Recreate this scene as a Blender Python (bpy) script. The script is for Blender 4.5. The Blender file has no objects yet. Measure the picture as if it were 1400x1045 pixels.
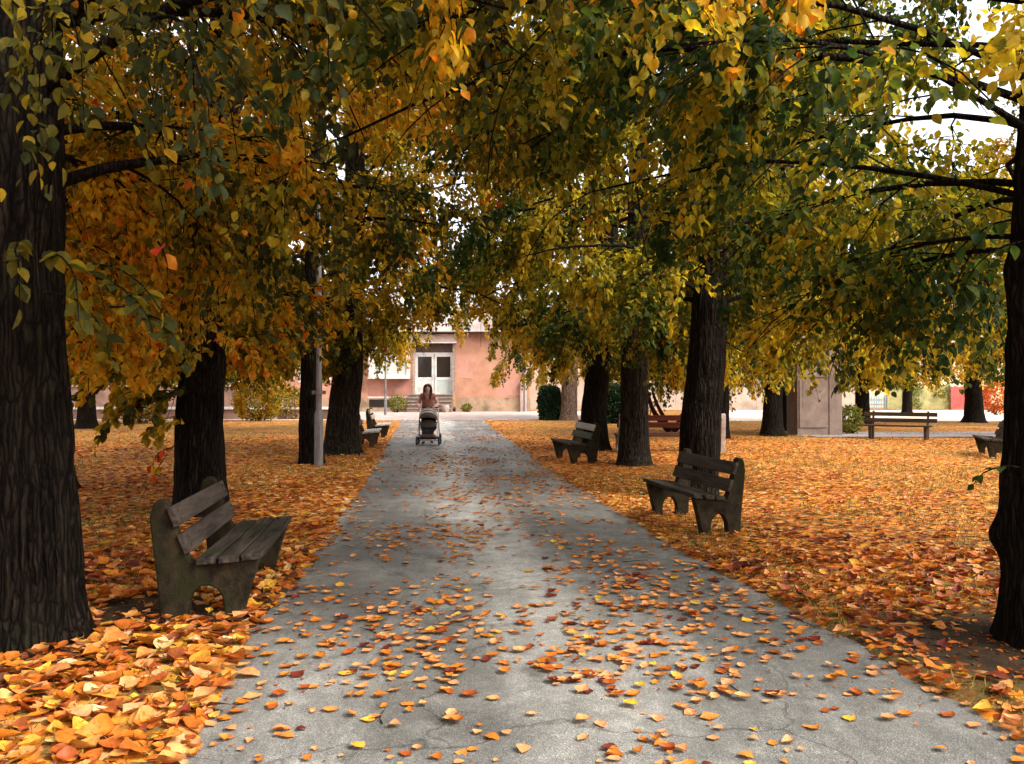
import bpy, math, random
import numpy as np
from mathutils import Vector, Matrix
R = math.radians
random.seed(7)
rng = np.random.default_rng(11)
sc = bpy.context.scene
col = sc.collection

# ------------------------------------------------------------------ helpers
def tag(o, label=None, cat=None, group=None, kind=None):
    if label: o['label'] = label
    if cat: o['category'] = cat
    if group: o['group'] = group
    if kind: o['kind'] = kind
    return o

def empty(name, loc=(0, 0, 0), rz=0.0):
    o = bpy.data.objects.new(name, None)
    o.empty_display_size = 0.2
    col.objects.link(o)
    o.location = loc
    o.rotation_euler = (0, 0, rz)
    return o

def link_mesh(name, me, mat=None, parent=None, loc=None, rz=None):
    o = bpy.data.objects.new(name, me)
    col.objects.link(o)
    if mat is not None:
        me.materials.append(mat)
    if parent is not None:
        o.parent = parent
    if loc is not None:
        o.location = loc
    if rz is not None:
        o.rotation_euler = (0, 0, rz)
    return o

def copy_tree(o, parent=None):
    c = o.copy()
    col.objects.link(c)
    c.parent = parent
    for ch in list(o.children):
        copy_tree(ch, c)
    return c

def np_mesh(name, co, loops, starts, tint=None, smooth=False):
    me = bpy.data.meshes.new(name)
    me.vertices.add(len(co))
    me.vertices.foreach_set('co', np.ascontiguousarray(co, dtype=np.float32).ravel())
    me.loops.add(len(loops))
    me.loops.foreach_set('vertex_index', np.ascontiguousarray(loops, dtype=np.int32))
    me.polygons.add(len(starts))
    me.polygons.foreach_set('loop_start', np.ascontiguousarray(starts, dtype=np.int32))
    if smooth:
        me.polygons.foreach_set('use_smooth', np.ones(len(starts), dtype=bool))
    if tint is not None:
        a = me.attributes.new('tint', 'FLOAT', 'FACE')
        a.data.foreach_set('value', np.ascontiguousarray(tint, dtype=np.float32))
    me.update(calc_edges=True)
    return me

class MB:
    """collects simple shapes into one mesh"""
    def __init__(s):
        s.v = []; s.f = []; s.sm = []
    def add(s, vs, fs, smooth=False):
        b = len(s.v)
        s.v += [tuple(v) for v in vs]
        s.f += [tuple(i + b for i in f) for f in fs]
        s.sm += [smooth] * len(fs)
        return s
    def box(s, x0, x1, y0, y1, z0, z1, M=None, jit=0.0):
        vs = [Vector((x, y, z)) for z in (z0, z1) for y in (y0, y1) for x in (x0, x1)]
        if jit:
            vs = [v + Vector([random.uniform(-jit, jit) for _ in range(3)]) for v in vs]
        if M is not None: vs = [M @ v for v in vs]
        return s.add(vs, [(0, 2, 3, 1), (4, 5, 7, 6), (0, 1, 5, 4), (2, 6, 7, 3), (0, 4, 6, 2), (1, 3, 7, 5)])
    def tube(s, pts, rads, n=8, caps=True, smooth=True):
        pts = [Vector(p) for p in pts]
        if not hasattr(rads, '__len__'): rads = [rads] * len(pts)
        vs = []; fs = []
        ref = Vector((0.31, 0.95, 0.1))
        for i, p in enumerate(pts):
            d = (pts[min(i + 1, len(pts) - 1)] - pts[max(i - 1, 0)]).normalized()
            r = ref if abs(d.dot(ref)) < 0.9 else Vector((0.95, 0.1, 0.3))
            u = d.cross(r).normalized(); w = d.cross(u).normalized()
            for k in range(n):
                a = 2 * math.pi * k / n
                vs.append(p + (u * math.cos(a) + w * math.sin(a)) * rads[i])
        for i in range(len(pts) - 1):
            for k in range(n):
                k2 = (k + 1) % n
                fs.append((i * n + k, i * n + k2, (i + 1) * n + k2, (i + 1) * n + k))
        s.add(vs, fs, smooth)
        if caps:
            s.add(vs[:n], [tuple(range(n))]); s.add(vs[-n:], [tuple(reversed(range(n)))])
        return s
    def prism(s, poly, d0, d1, M):
        """poly of (a, b) pairs, pushed from d0 to d1; M maps (a, b, d) to a point"""
        n = len(poly)
        vs = [M(a, b, d0) for a, b in poly] + [M(a, b, d1) for a, b in poly]
        fs = [tuple(reversed(range(n))), tuple(range(n, 2 * n))]
        fs += [(i, (i + 1) % n, n + (i + 1) % n, n + i) for i in range(n)]
        return s.add(vs, fs)
    def ball(s, c, r, nu=12, nv=8, f=None):
        c = Vector(c)
        if not hasattr(r, '__len__'): r = (r, r, r)
        vs = []; fs = []
        for j in range(nv + 1):
            t = math.pi * j / nv
            for i in range(nu):
                a = 2 * math.pi * i / nu
                p = Vector((r[0] * math.sin(t) * math.cos(a), r[1] * math.sin(t) * math.sin(a), r[2] * math.cos(t)))
                if f: p = f(p)
                vs.append(c + p)
        for j in range(nv):
            for i in range(nu):
                i2 = (i + 1) % nu
                fs.append((j * nu + i, (j + 1) * nu + i, (j + 1) * nu + i2, j * nu + i2))
        return s.add(vs, fs, True)
    def build(s, name, mat=None, parent=None, bevel=0.0, loc=None, rz=None):
        me = bpy.data.meshes.new(name)
        me.from_pydata(s.v, [], s.f)
        me.polygons.foreach_set('use_smooth', s.sm)
        me.update()
        o = link_mesh(name, me, mat, parent, loc, rz)
        if bevel:
            m = o.modifiers.new('bevel', 'BEVEL'); m.width = bevel; m.segments = 2; m.limit_method = 'ANGLE'; m.angle_limit = R(40)
        return o

# ------------------------------------------------------------------ numpy value noise
def _h(ix, iy, seed):
    n = (ix.astype(np.int64) * 374761393 + iy.astype(np.int64) * 668265263 + seed * 144665) & 0x7fffffff
    n = ((n ^ (n >> 13)) * 1274126177) & 0x7fffffff
    n = n ^ (n >> 16)
    return (n & 0xffff) / 65535.0

def vnoise(x, y, seed=0, px=None):
    x = np.asarray(x, float); y = np.asarray(y, float)
    ix = np.floor(x); iy = np.floor(y)
    fx = x - ix; fy = y - iy
    fx = fx * fx * (3 - 2 * fx); fy = fy * fy * (3 - 2 * fy)
    ix0 = ix; ix1 = ix + 1
    if px: ix0 = np.mod(ix0, px); ix1 = np.mod(ix1, px)
    a = _h(ix0, iy, seed); b = _h(ix1, iy, seed); c = _h(ix0, iy + 1, seed); d = _h(ix1, iy + 1, seed)
    return (a * (1 - fx) + b * fx) * (1 - fy) + (c * (1 - fx) + d * fx) * fy

def fbm(x, y, seed=0, oct=3):
    s = 0; a = 0.5; t = 0
    for k in range(oct):
        s = s + a * vnoise(x * 2 ** k, y * 2 ** k, seed + k * 17); t += a; a *= 0.5
    return s / t

# ------------------------------------------------------------------ materials
def nodes(name):
    m = bpy.data.materials.new(name); m.use_nodes = True
    nt = m.node_tree
    for n in list(nt.nodes): nt.nodes.remove(n)
    out = nt.nodes.new('ShaderNodeOutputMaterial')
    def N(t, **kw):
        n = nt.nodes.new('ShaderNode' + t)
        for k, v in kw.items():
            if k.startswith('_'):
                n.inputs[k[1:].replace('_', ' ')].default_value = v
            else: setattr(n, k, v)
        return n
    def L(a, b): nt.links.new(a, b)
    return m, nt, out, N, L

def ramp(n, stops, mode='LINEAR'):
    cr = n.color_ramp; cr.interpolation = mode
    while len(cr.elements) > 1: cr.elements.remove(cr.elements[-1])
    cr.elements[0].position = stops[0][0]; cr.elements[0].color = tuple(stops[0][1]) + (1,)
    for p, c in stops[1:]:
        e = cr.elements.new(p); e.color = tuple(c) + (1,)

def mixc(N, L, fac, a, b, blend='MIX'):
    m = N('Mix', data_type='RGBA', blend_type=blend)
    for sock, v in ((m.inputs[0], fac), (m.inputs[6], a), (m.inputs[7], b)):
        if hasattr(v, 'is_output'): L(v, sock)
        elif isinstance(v, (int, float)): sock.default_value = v
        else: sock.default_value = tuple(v) + (1,)
    return m.outputs[2]

def simple(name, c1, c2=None, scale=6.0, rough=0.7, metal=0.0, bump=0.0, bscale=40.0, stretch=(1, 1, 1), spec=0.4, stain=None, detail=6):
    """two-tone noise material with bump"""
    m, nt, out, N, L = nodes(name)
    p = N('BsdfPrincipled'); L(p.outputs[0], out.inputs[0])
    p.inputs['Roughness'].default_value = rough; p.inputs['Metallic'].default_value = metal
    p.inputs['Specular IOR Level'].default_value = spec
    tc = N('TexCoord'); mp = N('Mapping'); L(tc.outputs['Object'], mp.inputs[0]); mp.inputs['Scale'].default_value = stretch
    nz = N('TexNoise', _Scale=scale, _Detail=detail, _Roughness=0.62); L(mp.outputs[0], nz.inputs['Vector'])
    rp = N('ValToRGB'); ramp(rp, [(0.36, c1), (0.66, c2 or c1)]); L(nz.outputs[0], rp.inputs[0])
    c = rp.outputs[0]
    if stain:
        n2 = N('TexNoise', _Scale=stain[1], _Detail=5.0, _Roughness=0.6); L(tc.outputs['Object'], n2.inputs['Vector'])
        r2 = N('ValToRGB'); ramp(r2, [(0.5, (0, 0, 0)), (0.62, (1, 1, 1))]); L(n2.outputs[0], r2.inputs[0])
        c = mixc(N, L, r2.outputs[0], c, stain[0])
    L(c, p.inputs['Base Color'])
    if bump:
        n3 = N('TexNoise', _Scale=bscale, _Detail=6.0, _Roughness=0.65); L(mp.outputs[0], n3.inputs['Vector'])
        b = N('Bump', _Strength=bump, _Distance=0.02); L(n3.outputs[0], b.inputs['Height']); L(b.outputs[0], p.inputs['Normal'])
    return m

def leaf_mat(name, stops, trans=0.56, rough=0.6, var=0.25, spec=0.14, tgain=1.4, spots=False):
    m, nt, out, N, L = nodes(name)
    at = N('Attribute', attribute_name='tint')
    rp = N('ValToRGB'); ramp(rp, stops); L(at.outputs['Fac'], rp.inputs[0])
    tc = N('TexCoord')
    nz = N('TexNoise', _Scale=28.0, _Detail=3.0); L(tc.outputs['Object'], nz.inputs['Vector'])
    mr = N('MapRange'); L(nz.outputs[0], mr.inputs[0]); mr.inputs[1].default_value = 0.3; mr.inputs[2].default_value = 0.7
    mr.inputs[3].default_value = 1 - var; mr.inputs[4].default_value = 1 + var
    c = mixc(N, L, 1.0, rp.outputs[0], mr.outputs[0], 'MULTIPLY')
    if spots:
        n2 = N('TexNoise', _Scale=75.0, _Detail=4.0, _Roughness=0.7); L(tc.outputs['Object'], n2.inputs['Vector'])
        r2 = N('ValToRGB'); ramp(r2, [(0.56, (0, 0, 0)), (0.66, (.75, .75, .75))]); L(n2.outputs[0], r2.inputs[0])
        c = mixc(N, L, r2.outputs[0], c, (0.10, 0.035, 0.012))
    p = N('BsdfPrincipled'); p.inputs['Roughness'].default_value = rough; p.inputs['Specular IOR Level'].default_value = spec
    L(c, p.inputs['Base Color'])
    t = N('BsdfTranslucent')
    c2 = mixc(N, L, 1.0, c, (tgain, tgain * 0.95, tgain * 0.6), 'MULTIPLY')
    L(c2, t.inputs[0])
    mx = N('MixShader'); mx.inputs[0].default_value = trans
    L(p.outputs[0], mx.inputs[1]); L(t.outputs[0], mx.inputs[2]); L(mx.outputs[0], out.inputs[0])
    return m

# ------------------------------------------------------------------ leaf batches
# template: vertices (length 1, base at the origin, tip along +Y) and polygons
LEAF8 = (np.array([(0, 0, 0), (.24, .16, .07), (.37, .42, .10), (.25, .74, .06), (0, 1.04, -.10), (-.25, .74, .06), (-.37, .42, .10), (-.24, .16, .07)], float),
         [(0, 1, 2, 3, 4), (0, 4, 5, 6, 7)])
LEAF6 = (np.array([(0, 0, 0), (.33, .28, .09), (.28, .68, .07), (0, 1.04, -.06), (-.28, .68, .07), (-.33, .28, .09)], float),
         [(0, 1, 2, 3), (0, 3, 4, 5)])
LEAFN = (np.array([(0, 0, 0), (.15, .3, .05), (.13, .7, .03), (0, 1.0, -.08), (-.13, .7, .03), (-.15, .3, .05)], float),
         [(0, 1, 2, 3), (0, 3, 4, 5)])

def curled(kind, curl, fold, seed, res=6):
    """a bigger lying-leaf template with real curl; kind 'ovate' or 'lobed'"""
    r = np.random.default_rng(seed)
    vs = []; fs = []
    ts = np.linspace(0, 1, res + 1)
    def halfw(t):
        if kind == 'ovate': return 0.40 * math.sin(math.pi * min(1, t ** 0.72)) ** .8 * (1 - 0.15 * t) + 0.004
        if kind == 'heart': return 0.50 * (math.sin(math.pi * t ** 0.6)) ** 0.8 * (1 - 0.3 * t) + 0.004
        w = 0.36 * math.sin(math.pi * t ** 0.8) + 0.004
        return w * (1 + 0.45 * math.cos(t * math.pi * 5.0 + 0.6))
    for t in ts:
        w = halfw(t) * r.uniform(0.9, 1.1)
        zc = curl * (t - 0.45) ** 2 * 2.0
        for s in (-1, -0.5, 0, 0.5, 1):
            k = abs(s)
            back = 0.10 * k if kind == 'lobed' else 0.03 * k
            vs.append((s * w, t + back * (0.5 - t) + r.normal(0, .012) * k, zc + fold * k * k * w * 2 + r.normal(0, .016) * k))
    for i in range(res):
        for j in range(4):
            fs.append((i * 5 + j, i * 5 + j + 1, (i + 1) * 5 + j + 1, (i + 1) * 5 + j))
    v = np.array(vs)
    # a stalk
    b = len(v)
    st = np.array([(-.012, 0, v[2, 2]), (.012, 0, v[2, 2]), (.009, -.28, v[2, 2] + .05), (-.009, -.28, v[2, 2] + .05)])
    v = np.vstack([v, st]); fs.append((b, b + 1, b + 2, b + 3))
    v[:, 2] -= v[:, 2].min()
    return v, fs

def norm(a):
    return a / np.maximum(np.linalg.norm(a, axis=-1, keepdims=True), 1e-9)

def leaves_mesh(name, batches):
    """batches: list of (template, pos, tipdir, normal, size, tint)"""
    COs = []; LPs = []; STs = []; TN = []
    vb = 0; lb = 0
    for (tv, tf), pos, tip, nor, size, tint in batches:
        n = len(pos)
        if n == 0: continue
        t = norm(tip); nn = norm(nor - (nor * t).sum(1, keepdims=True) * t)
        b = np.cross(t, nn)
        s = size[:, None, None]
        co = pos[:, None, :] + s * (tv[None, :, 0, None] * b[:, None, :] + tv[None, :, 1, None] * t[:, None, :] + tv[None, :, 2, None] * nn[:, None, :])
        nv = len(tv)
        flat = np.concatenate([np.array(f) for f in tf])
        lens = np.array([len(f) for f in tf])
        loops = (vb + np.arange(n)[:, None] * nv + flat[None, :]).ravel()
        st0 = np.concatenate([[0], np.cumsum(lens)[:-1]])
        starts = (lb + np.arange(n)[:, None] * len(flat) + st0[None, :]).ravel()
        COs.append(co.reshape(-1, 3)); LPs.append(loops); STs.append(starts); TN.append(np.repeat(tint, len(tf)))
        vb += n * nv; lb += n * len(flat)
    return np_mesh(name, np.vstack(COs), np.concatenate(LPs), np.concatenate(STs), np.concatenate(TN), True)

def tubes_mesh(name, sets):
    """sets: list of (points (N,k,3), radii (N,k), sides)"""
    COs = []; LPs = []; STs = []
    vb = 0; lb = 0
    for P, Rr, n in sets:
        P = np.asarray(P, float); Rr = np.asarray(Rr, float)
        if len(P) == 0: continue
        Nn, k, _ = P.shape
        d = np.empty_like(P)
        d[:, 1:-1] = P[:, 2:] - P[:, :-2]; d[:, 0] = P[:, 1] - P[:, 0]; d[:, -1] = P[:, -1] - P[:, -2]
        d = norm(d)
        ref = np.where(np.abs(d[..., 2:3]) < 0.85, np.array([0, 0, 1.0]), np.array([1.0, 0.1, 0]))
        u = norm(np.cross(d, ref)); w = np.cross(d, u)
        a = np.arange(n) * 2 * math.pi / n
        ring = P[:, :, None, :] + Rr[:, :, None, None] * (np.cos(a)[None, None, :, None] * u[:, :, None, :] + np.sin(a)[None, None, :, None] * w[:, :, None, :])
        COs.append(ring.reshape(-1, 3))
        i, j, m = np.meshgrid(np.arange(Nn), np.arange(k - 1), np.arange(n), indexing='ij')
        m2 = (m + 1) % n
        base = vb + i * k * n
        q = np.stack([base + j * n + m, base + j * n + m2, base + (j + 1) * n + m2, base + (j + 1) * n + m], -1).reshape(-1, 4)
        LPs.append(q.ravel()); STs.append(lb + np.arange(len(q)) * 4)
        vb += Nn * k * n; lb += len(q) * 4
    return np_mesh(name, np.vstack(COs), np.concatenate(LPs), np.concatenate(STs), None, True)
# ------------------------------------------------------------------ camera
CAM_H = 1.5; F = 1200.0; HY = 533.0
cd = bpy.data.cameras.new('camera'); cam = bpy.data.objects.new('camera', cd); col.objects.link(cam)
cam.location = (0, 0, CAM_H)
cd.sensor_width = 36; cd.lens = 36 * F / 1400
cam.rotation_euler = (R(90) + math.atan((HY - 522.5) / F), 0, 0)
cd.clip_end = 2000; cd.clip_start = 0.05
sc.camera = cam
def gnd(px, D): return (px - 700) / F * D            # lateral position of a photo column at depth D
def hgt(py, D): return CAM_H - (py - HY) / F * D     # height of a photo row at depth D

# ------------------------------------------------------------------ palette of fallen leaves
FALL = [(0.0, (0.085, 0.010, 0.007)), (0.08, (0.20, 0.026, 0.009)), (0.17, (0.090, 0.032, 0.013)), (0.27, (0.32, 0.066, 0.010)), (0.44, (0.48, 0.125, 0.012)),
        (0.58, (0.55, 0.180, 0.016)), (0.70, (0.56, 0.245, 0.100)), (0.82, (0.56, 0.250, 0.022)), (0.93, (0.60, 0.34, 0.035)), (1.0, (0.62, 0.41, 0.21))]
M = {}
M['fallen'] = leaf_mat('fallen_leaf', FALL, trans=0.12, rough=0.55, var=0.30, spec=0.25, spots=True)

# ------------------------------------------------------------------ path edges
PL_Y = np.array([-8, 2.0, 3.52, 5.59, 10.8, 20.7, 43.0]); PL_X = np.array([-0.25, -1.25, -1.39, -1.63, -2.07, -3.07, -5.40])
PR_Y = np.array([-8, 2.5, 3.52, 5.68, 8.8, 15.4, 43.0]); PR_X = np.array([3.3, 2.35, 2.23, 1.99, 1.53, 0.82, -1.43])
def wob(y, s): return 0.05 * (vnoise(y * 0.9, y * 0 + s, 5) - .5) + 0.05 * (vnoise(y * 4.3, y * 0 + s, 6) - .5) + 0.045 * (vnoise(y * 13, y * 0 + s, 7) - .5)
def path_l(y): return np.interp(y, PL_Y, PL_X) + wob(np.asarray(y, float), 3)
def path_r(y): return np.interp(y, PR_Y, PR_X) + wob(np.asarray(y, float), 9)
def outside(x, y):
    """signed distance outside the path, negative on it"""
    s = np.maximum(path_l(y) - x, x - path_r(y))
    return np.maximum(s, y - 43.2)
def gz(x, y):
    x = np.asarray(x, float); y = np.asarray(y, float)
    s = outside(x, y)
    e = np.clip((s + 0.13) / 0.15, 0, 1)
    e = e * e * (3 - 2 * e)
    h = 0.02 + 0.05 * (fbm(x * 0.35, y * 0.35, 21) - .5) + 0.035 * (fbm(x * 1.7, y * 1.7, 31) - .5)
    h = h * np.clip(1.3 - y / 40, 0.15, 1)
    far = np.clip((y - 42.5) / 1.5, 0, 1)
    h = h * (1 - far) - 0.012 * far
    return -0.045 + e * (0.045 + h) * (1 - far) + far * (0.033)

def grid_axis(segs):
    out = []
    for a, b, st in segs:
        out.append(np.arange(a, b - 1e-6, st))
    out.append([segs[-1][1]])
    return np.concatenate(out)
gxs = grid_axis([(-420, -60, 40), (-60, -20, 4), (-20, -7, .6), (-7, 5, .09), (5, 16, .5), (16, 60, 4), (60, 420, 40)])
gys = grid_axis([(-60, -8, 8), (-8, 2, 1), (2, 10, .10), (10, 20, .2), (20, 46, .4), (46, 90, 4), (90, 420, 30), (420, 900, 160)])
GX, GY = np.meshgrid(gxs, gys)
GZ = gz(GX, GY)
nx = len(gxs); ny = len(gys)
i, j = np.meshgrid(np.arange(ny - 1), np.arange(nx - 1), indexing='ij')
q = np.stack([i * nx + j, i * nx + j + 1, (i + 1) * nx + j + 1, (i + 1) * nx + j], -1).reshape(-1, 4)
me = np_mesh('ground', np.stack([GX, GY, GZ], -1).reshape(-1, 3), q.ravel(), np.arange(len(q)) * 4, None, True)

def ground_mat():
    m, nt, out, N, L = nodes('leafy_lawn')
    p = N('BsdfPrincipled', _Roughness=0.9); p.inputs['Specular IOR Level'].default_value = 0.1
    L(p.outputs[0], out.inputs[0])
    tc = N('TexCoord'); pos = tc.outputs['Object']
    n1 = N('TexNoise', _Scale=9.0, _Detail=8.0, _Roughness=0.7); L(pos, n1.inputs['Vector'])
    soil = N('ValToRGB'); ramp(soil, [(0.3, (0.018, 0.011, 0.007)), (0.7, (0.060, 0.036, 0.018))]); L(n1.outputs[0], soil.inputs[0])
    n2 = N('TexNoise', _Scale=60.0, _Detail=4.0, _Roughness=0.7); L(pos, n2.inputs['Vector'])
    grass = N('ValToRGB'); ramp(grass, [(0.30, (0.050, 0.034, 0.012)), (0.50, (0.17, 0.098, 0.026)), (0.70, (0.40, 0.235, 0.060))]); L(n2.outputs[0], grass.inputs[0])
    n3 = N('TexNoise', _Scale=0.55, _Detail=5.0, _Roughness=0.65); L(pos, n3.inputs['Vector'])
    gm = N('ValToRGB'); ramp(gm, [(0.36, (0, 0, 0)), (0.52, (1, 1, 1))]); L(n3.outputs[0], gm.inputs[0])
    ba = N('Attribute', attribute_name='bare')
    iv = N('Math', operation='SUBTRACT', use_clamp=True); L(gm.outputs[0], iv.inputs[0]); L(ba.outputs['Fac'], iv.inputs[1])
    c = mixc(N, L, iv.outputs[0], soil.outputs[0], grass.outputs[0])
    # flattened leaves seen as cells of one colour each
    wv = N('TexNoise', _Scale=9.0, _Detail=3.0); L(pos, wv.inputs['Vector'])
    add = N('VectorMath', operation='ADD'); L(pos, add.inputs[0])
    scv = N('VectorMath', operation='SCALE'); L(wv.outputs['Color'], scv.inputs[0]); scv.inputs['Scale'].default_value = 0.10; L(scv.outputs[0], add.inputs[1])
    vo = N('TexVoronoi', _Scale=15.0, _Randomness=1.0); L(add.outputs[0], vo.inputs['Vector'])
    sep = N('SeparateColor'); L(vo.outputs['Color'], sep.inputs[0])
    lr = N('ValToRGB'); ramp(lr, FALL); L(sep.outputs[0], lr.inputs[0])
    lv = mixc(N, L, 0.25, lr.outputs[0], (0.42, 0.13, 0.015))
    # how thickly the leaves lie
    n4 = N('TexNoise', _Scale=0.8, _Detail=6.0, _Roughness=0.7); L(pos, n4.inputs['Vector'])
    a1 = N('Math', operation='MULTIPLY'); L(n4.outputs[0], a1.inputs[0]); a1.inputs[1].default_value = 1.5
    a2 = N('Math', operation='ADD'); L(a1.outputs[0], a2.inputs[0]); L(sep.outputs[1], a2.inputs[1])
    at = N('Attribute', attribute_name='cover')
    a3 = N('Math', operation='ADD'); L(a2.outputs[0], a3.inputs[0]); L(at.outputs['Fac'], a3.inputs[1])
    lm = N('ValToRGB'); ramp(lm, [(0.84, (0, 0, 0)), (0.88, (1, 1, 1))])
    sub = N('Math', operation='MULTIPLY'); L(a3.outputs[0], sub.inputs[0]); sub.inputs[1].default_value = 0.72; L(sub.outputs[0], lm.inputs[0])
    c = mixc(N, L, lm.outputs[0], c, lv)
    L(c, p.inputs['Base Color'])
    b = N('Bump', _Strength=0.6, _Distance=0.03); L(n1.outputs[0], b.inputs['Height']); L(b.outputs[0], p.inputs['Normal'])
    return m

BARE = [(-2.7, 5.0, 1.0), (-1.95, 6.15, .75), (-2.5, 6.0, .5), (2.9, 5.1, 1.1), (-3.76, 10.8, .8), (2.6, 12.2, .8), (2.38, 17.3, .7), (2.0, 22, .7), (-4.0, 17.6, .7)]
def cover(x, y):
    """how thickly fallen leaves cover a spot: about 0 thin, 1 thick"""
    c = 0.52 + 0.9 * (fbm(x * 0.45, y * 0.3, 77) - .5) + 0.6 * (fbm(x * 1.6, y * 1.3, 78) - .5)
    c = c + 0.5 * np.clip(1 - outside(x, y) / 2.2, 0, 1)
    c = c + 0.45 * np.clip((9 - y) / 4, 0, 1) * (x < 0)
    for bx, by, br in BARE:
        c = c - (1.3 if by < 8 else .7) * np.exp(-((x - bx) ** 2 + (y - by) ** 2) / br ** 2 * 2.2) * (.5 + .8 * fbm(x * 2.3, y * 2.3, 79))
    c = c - 0.55 * np.clip((y - 23) / 10, 0, 1) - 0.06 * np.clip((-4.2 - x) / 1.5, 0, 1) * np.clip((y - 9) / 3, 0, 1)
    return c
a = me.attributes.new('cover', 'FLOAT', 'POINT')
a.data.foreach_set('value', (np.clip(cover(GX, GY), -1, 1.2) * 0.5 - 0.15 - 0.35 * np.clip((9 - GY) / 3, 0, 1)).astype(np.float32).ravel())
bare = sum(np.exp(-((GX - bx_) ** 2 + (GY - by_) ** 2) / br_ ** 2 * 1.6) for bx_, by_, br_ in BARE) * 1.6
a = me.attributes.new('bare', 'FLOAT', 'POINT'); a.data.foreach_set('value', np.clip(bare, 0, 1.5).astype(np.float32).ravel())
ground = tag(link_mesh('ground', me, ground_mat()), kind='structure')

def strip(name, ys, fl, fr, z, mat, across=14):
    us = np.linspace(0, 1, across)
    co = []
    for y in ys:
        l = float(fl(y)); r = float(fr(y))
        for u in us:
            co.append((l + (r - l) * u, y, z))
    n = across
    f = [(i * n + j, i * n + j + 1, (i + 1) * n + j + 1, (i + 1) * n + j) for i in range(len(ys) - 1) for j in range(n - 1)]
    mb = MB(); mb.add(co, f, True)
    return tag(mb.build(name, mat), kind='structure')

def asphalt_mat():
    m, nt, out, N, L = nodes('worn_asphalt')
    p = N('BsdfPrincipled', _Roughness=0.62); p.inputs['Specular IOR Level'].default_value = 0.45
    L(p.outputs[0], out.inputs[0])
    tc = N('TexCoord'); pos = tc.outputs['Object']
    n1 = N('TexNoise', _Scale=0.55, _Detail=7.0, _Roughness=0.62); L(pos, n1.inputs['Vector'])
    base = N('ValToRGB'); ramp(base, [(0.30, (0.080, 0.077, 0.070)), (0.50, (0.132, 0.127, 0.115)), (0.70, (0.23, 0.222, 0.202))]); L(n1.outputs[0], base.inputs[0])
    # dusty worn track along the path
    mp = N('Mapping'); L(pos, mp.inputs[0]); mp.inputs['Scale'].default_value = (1.1, 0.16, 1); mp.inputs['Rotation'].default_value = (0, 0, -0.098)
    n2 = N('TexNoise', _Scale=1.0, _Detail=6.0, _Roughness=0.68); L(mp.outputs[0], n2.inputs['Vector'])
    d = N('ValToRGB'); ramp(d, [(0.48, (0, 0, 0)), (0.74, (0.75, 0.75, 0.75))]); L(n2.outputs[0], d.inputs[0])
    c = mixc(N, L, d.outputs[0], base.outputs[0], (0.40, 0.385, 0.355))
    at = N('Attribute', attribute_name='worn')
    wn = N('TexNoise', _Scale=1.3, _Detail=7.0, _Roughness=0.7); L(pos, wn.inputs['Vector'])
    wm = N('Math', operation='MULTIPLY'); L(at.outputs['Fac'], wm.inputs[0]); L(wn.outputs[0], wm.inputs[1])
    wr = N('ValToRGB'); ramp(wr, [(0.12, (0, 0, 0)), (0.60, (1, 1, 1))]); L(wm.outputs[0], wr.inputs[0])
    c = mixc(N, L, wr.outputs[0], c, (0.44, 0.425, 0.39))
    # aggregate
    v = N('TexVoronoi', _Scale=150.0); L(pos, v.inputs['Vector'])
    sp = N('SeparateColor'); L(v.outputs['Color'], sp.inputs[0])
    ag = N('ValToRGB'); ramp(ag, [(0.0, (0.40, 0.40, 0.40)), (0.55, (0.92, 0.92, 0.92)), (0.85, (1.25, 1.25, 1.22)), (1.0, (2.3, 2.25, 2.1))]); L(sp.outputs[0], ag.inputs[0])
    c = mixc(N, L, 0.5, c, ag.outputs[0], 'MULTIPLY')
    n3 = N('TexNoise', _Scale=5.0, _Detail=8.0, _Roughness=0.75); L(pos, n3.inputs['Vector'])
    g = N('ValToRGB'); ramp(g, [(0.33, (0.66, 0.66, 0.64)), (0.54, (1, 1, 1)), (0.68, (1.5, 1.47, 1.4))]); L(n3.outputs[0], g.inputs[0])
    c = mixc(N, L, 0.9, c, g.outputs[0], 'MULTIPLY')
    # dark damp stains with an outline of their own
    n5 = N('TexNoise', _Scale=1.7, _Detail=6.0, _Roughness=0.6, _Distortion=0.6); L(pos, n5.inputs['Vector'])
    st = N('ValToRGB'); ramp(st, [(0.60, (1, 1, 1)), (0.66, (0.62, 0.62, 0.60))]); L(n5.outputs[0], st.inputs[0])
    c = mixc(N, L, 1.0, c, st.outputs[0], 'MULTIPLY')
    # hairline cracks
    wv = N('TexNoise', _Scale=1.6, _Detail=4.0); L(pos, wv.inputs['Vector'])
    sv = N('VectorMath', operation='SCALE'); L(wv.outputs['Color'], sv.inputs[0]); sv.inputs['Scale'].default_value = 0.9
    ad = N('VectorMath', operation='ADD'); L(pos, ad.inputs[0]); L(sv.outputs[0], ad.inputs[1])
    ve = N('TexVoronoi', feature='DISTANCE_TO_EDGE', _Scale=0.42); L(ad.outputs[0], ve.inputs['Vector'])
    cr = N('ValToRGB'); ramp(cr, [(0.0, (0.35, 0.35, 0.35)), (0.006, (1, 1, 1))]); L(ve.outputs['Distance'], cr.inputs[0])
    c = mixc(N, L, 0.8, c, cr.outputs[0], 'MULTIPLY')
    L(c, p.inputs['Base Color'])
    b = N('Bump', _Strength=0.55, _Distance=0.006); L(v.outputs['Distance'], b.inputs['Height'])
    b2 = N('Bump', _Strength=0.3, _Distance=0.02); L(n3.outputs[0], b2.inputs['Height']); L(b.outputs[0], b2.inputs['Normal'])
    L(b2.outputs[0], p.inputs['Normal'])
    return m
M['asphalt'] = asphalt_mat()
ys = np.concatenate([np.arange(-8, 2, .5), np.arange(2, 14, .07), np.arange(14, 43.3, .3)])
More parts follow.
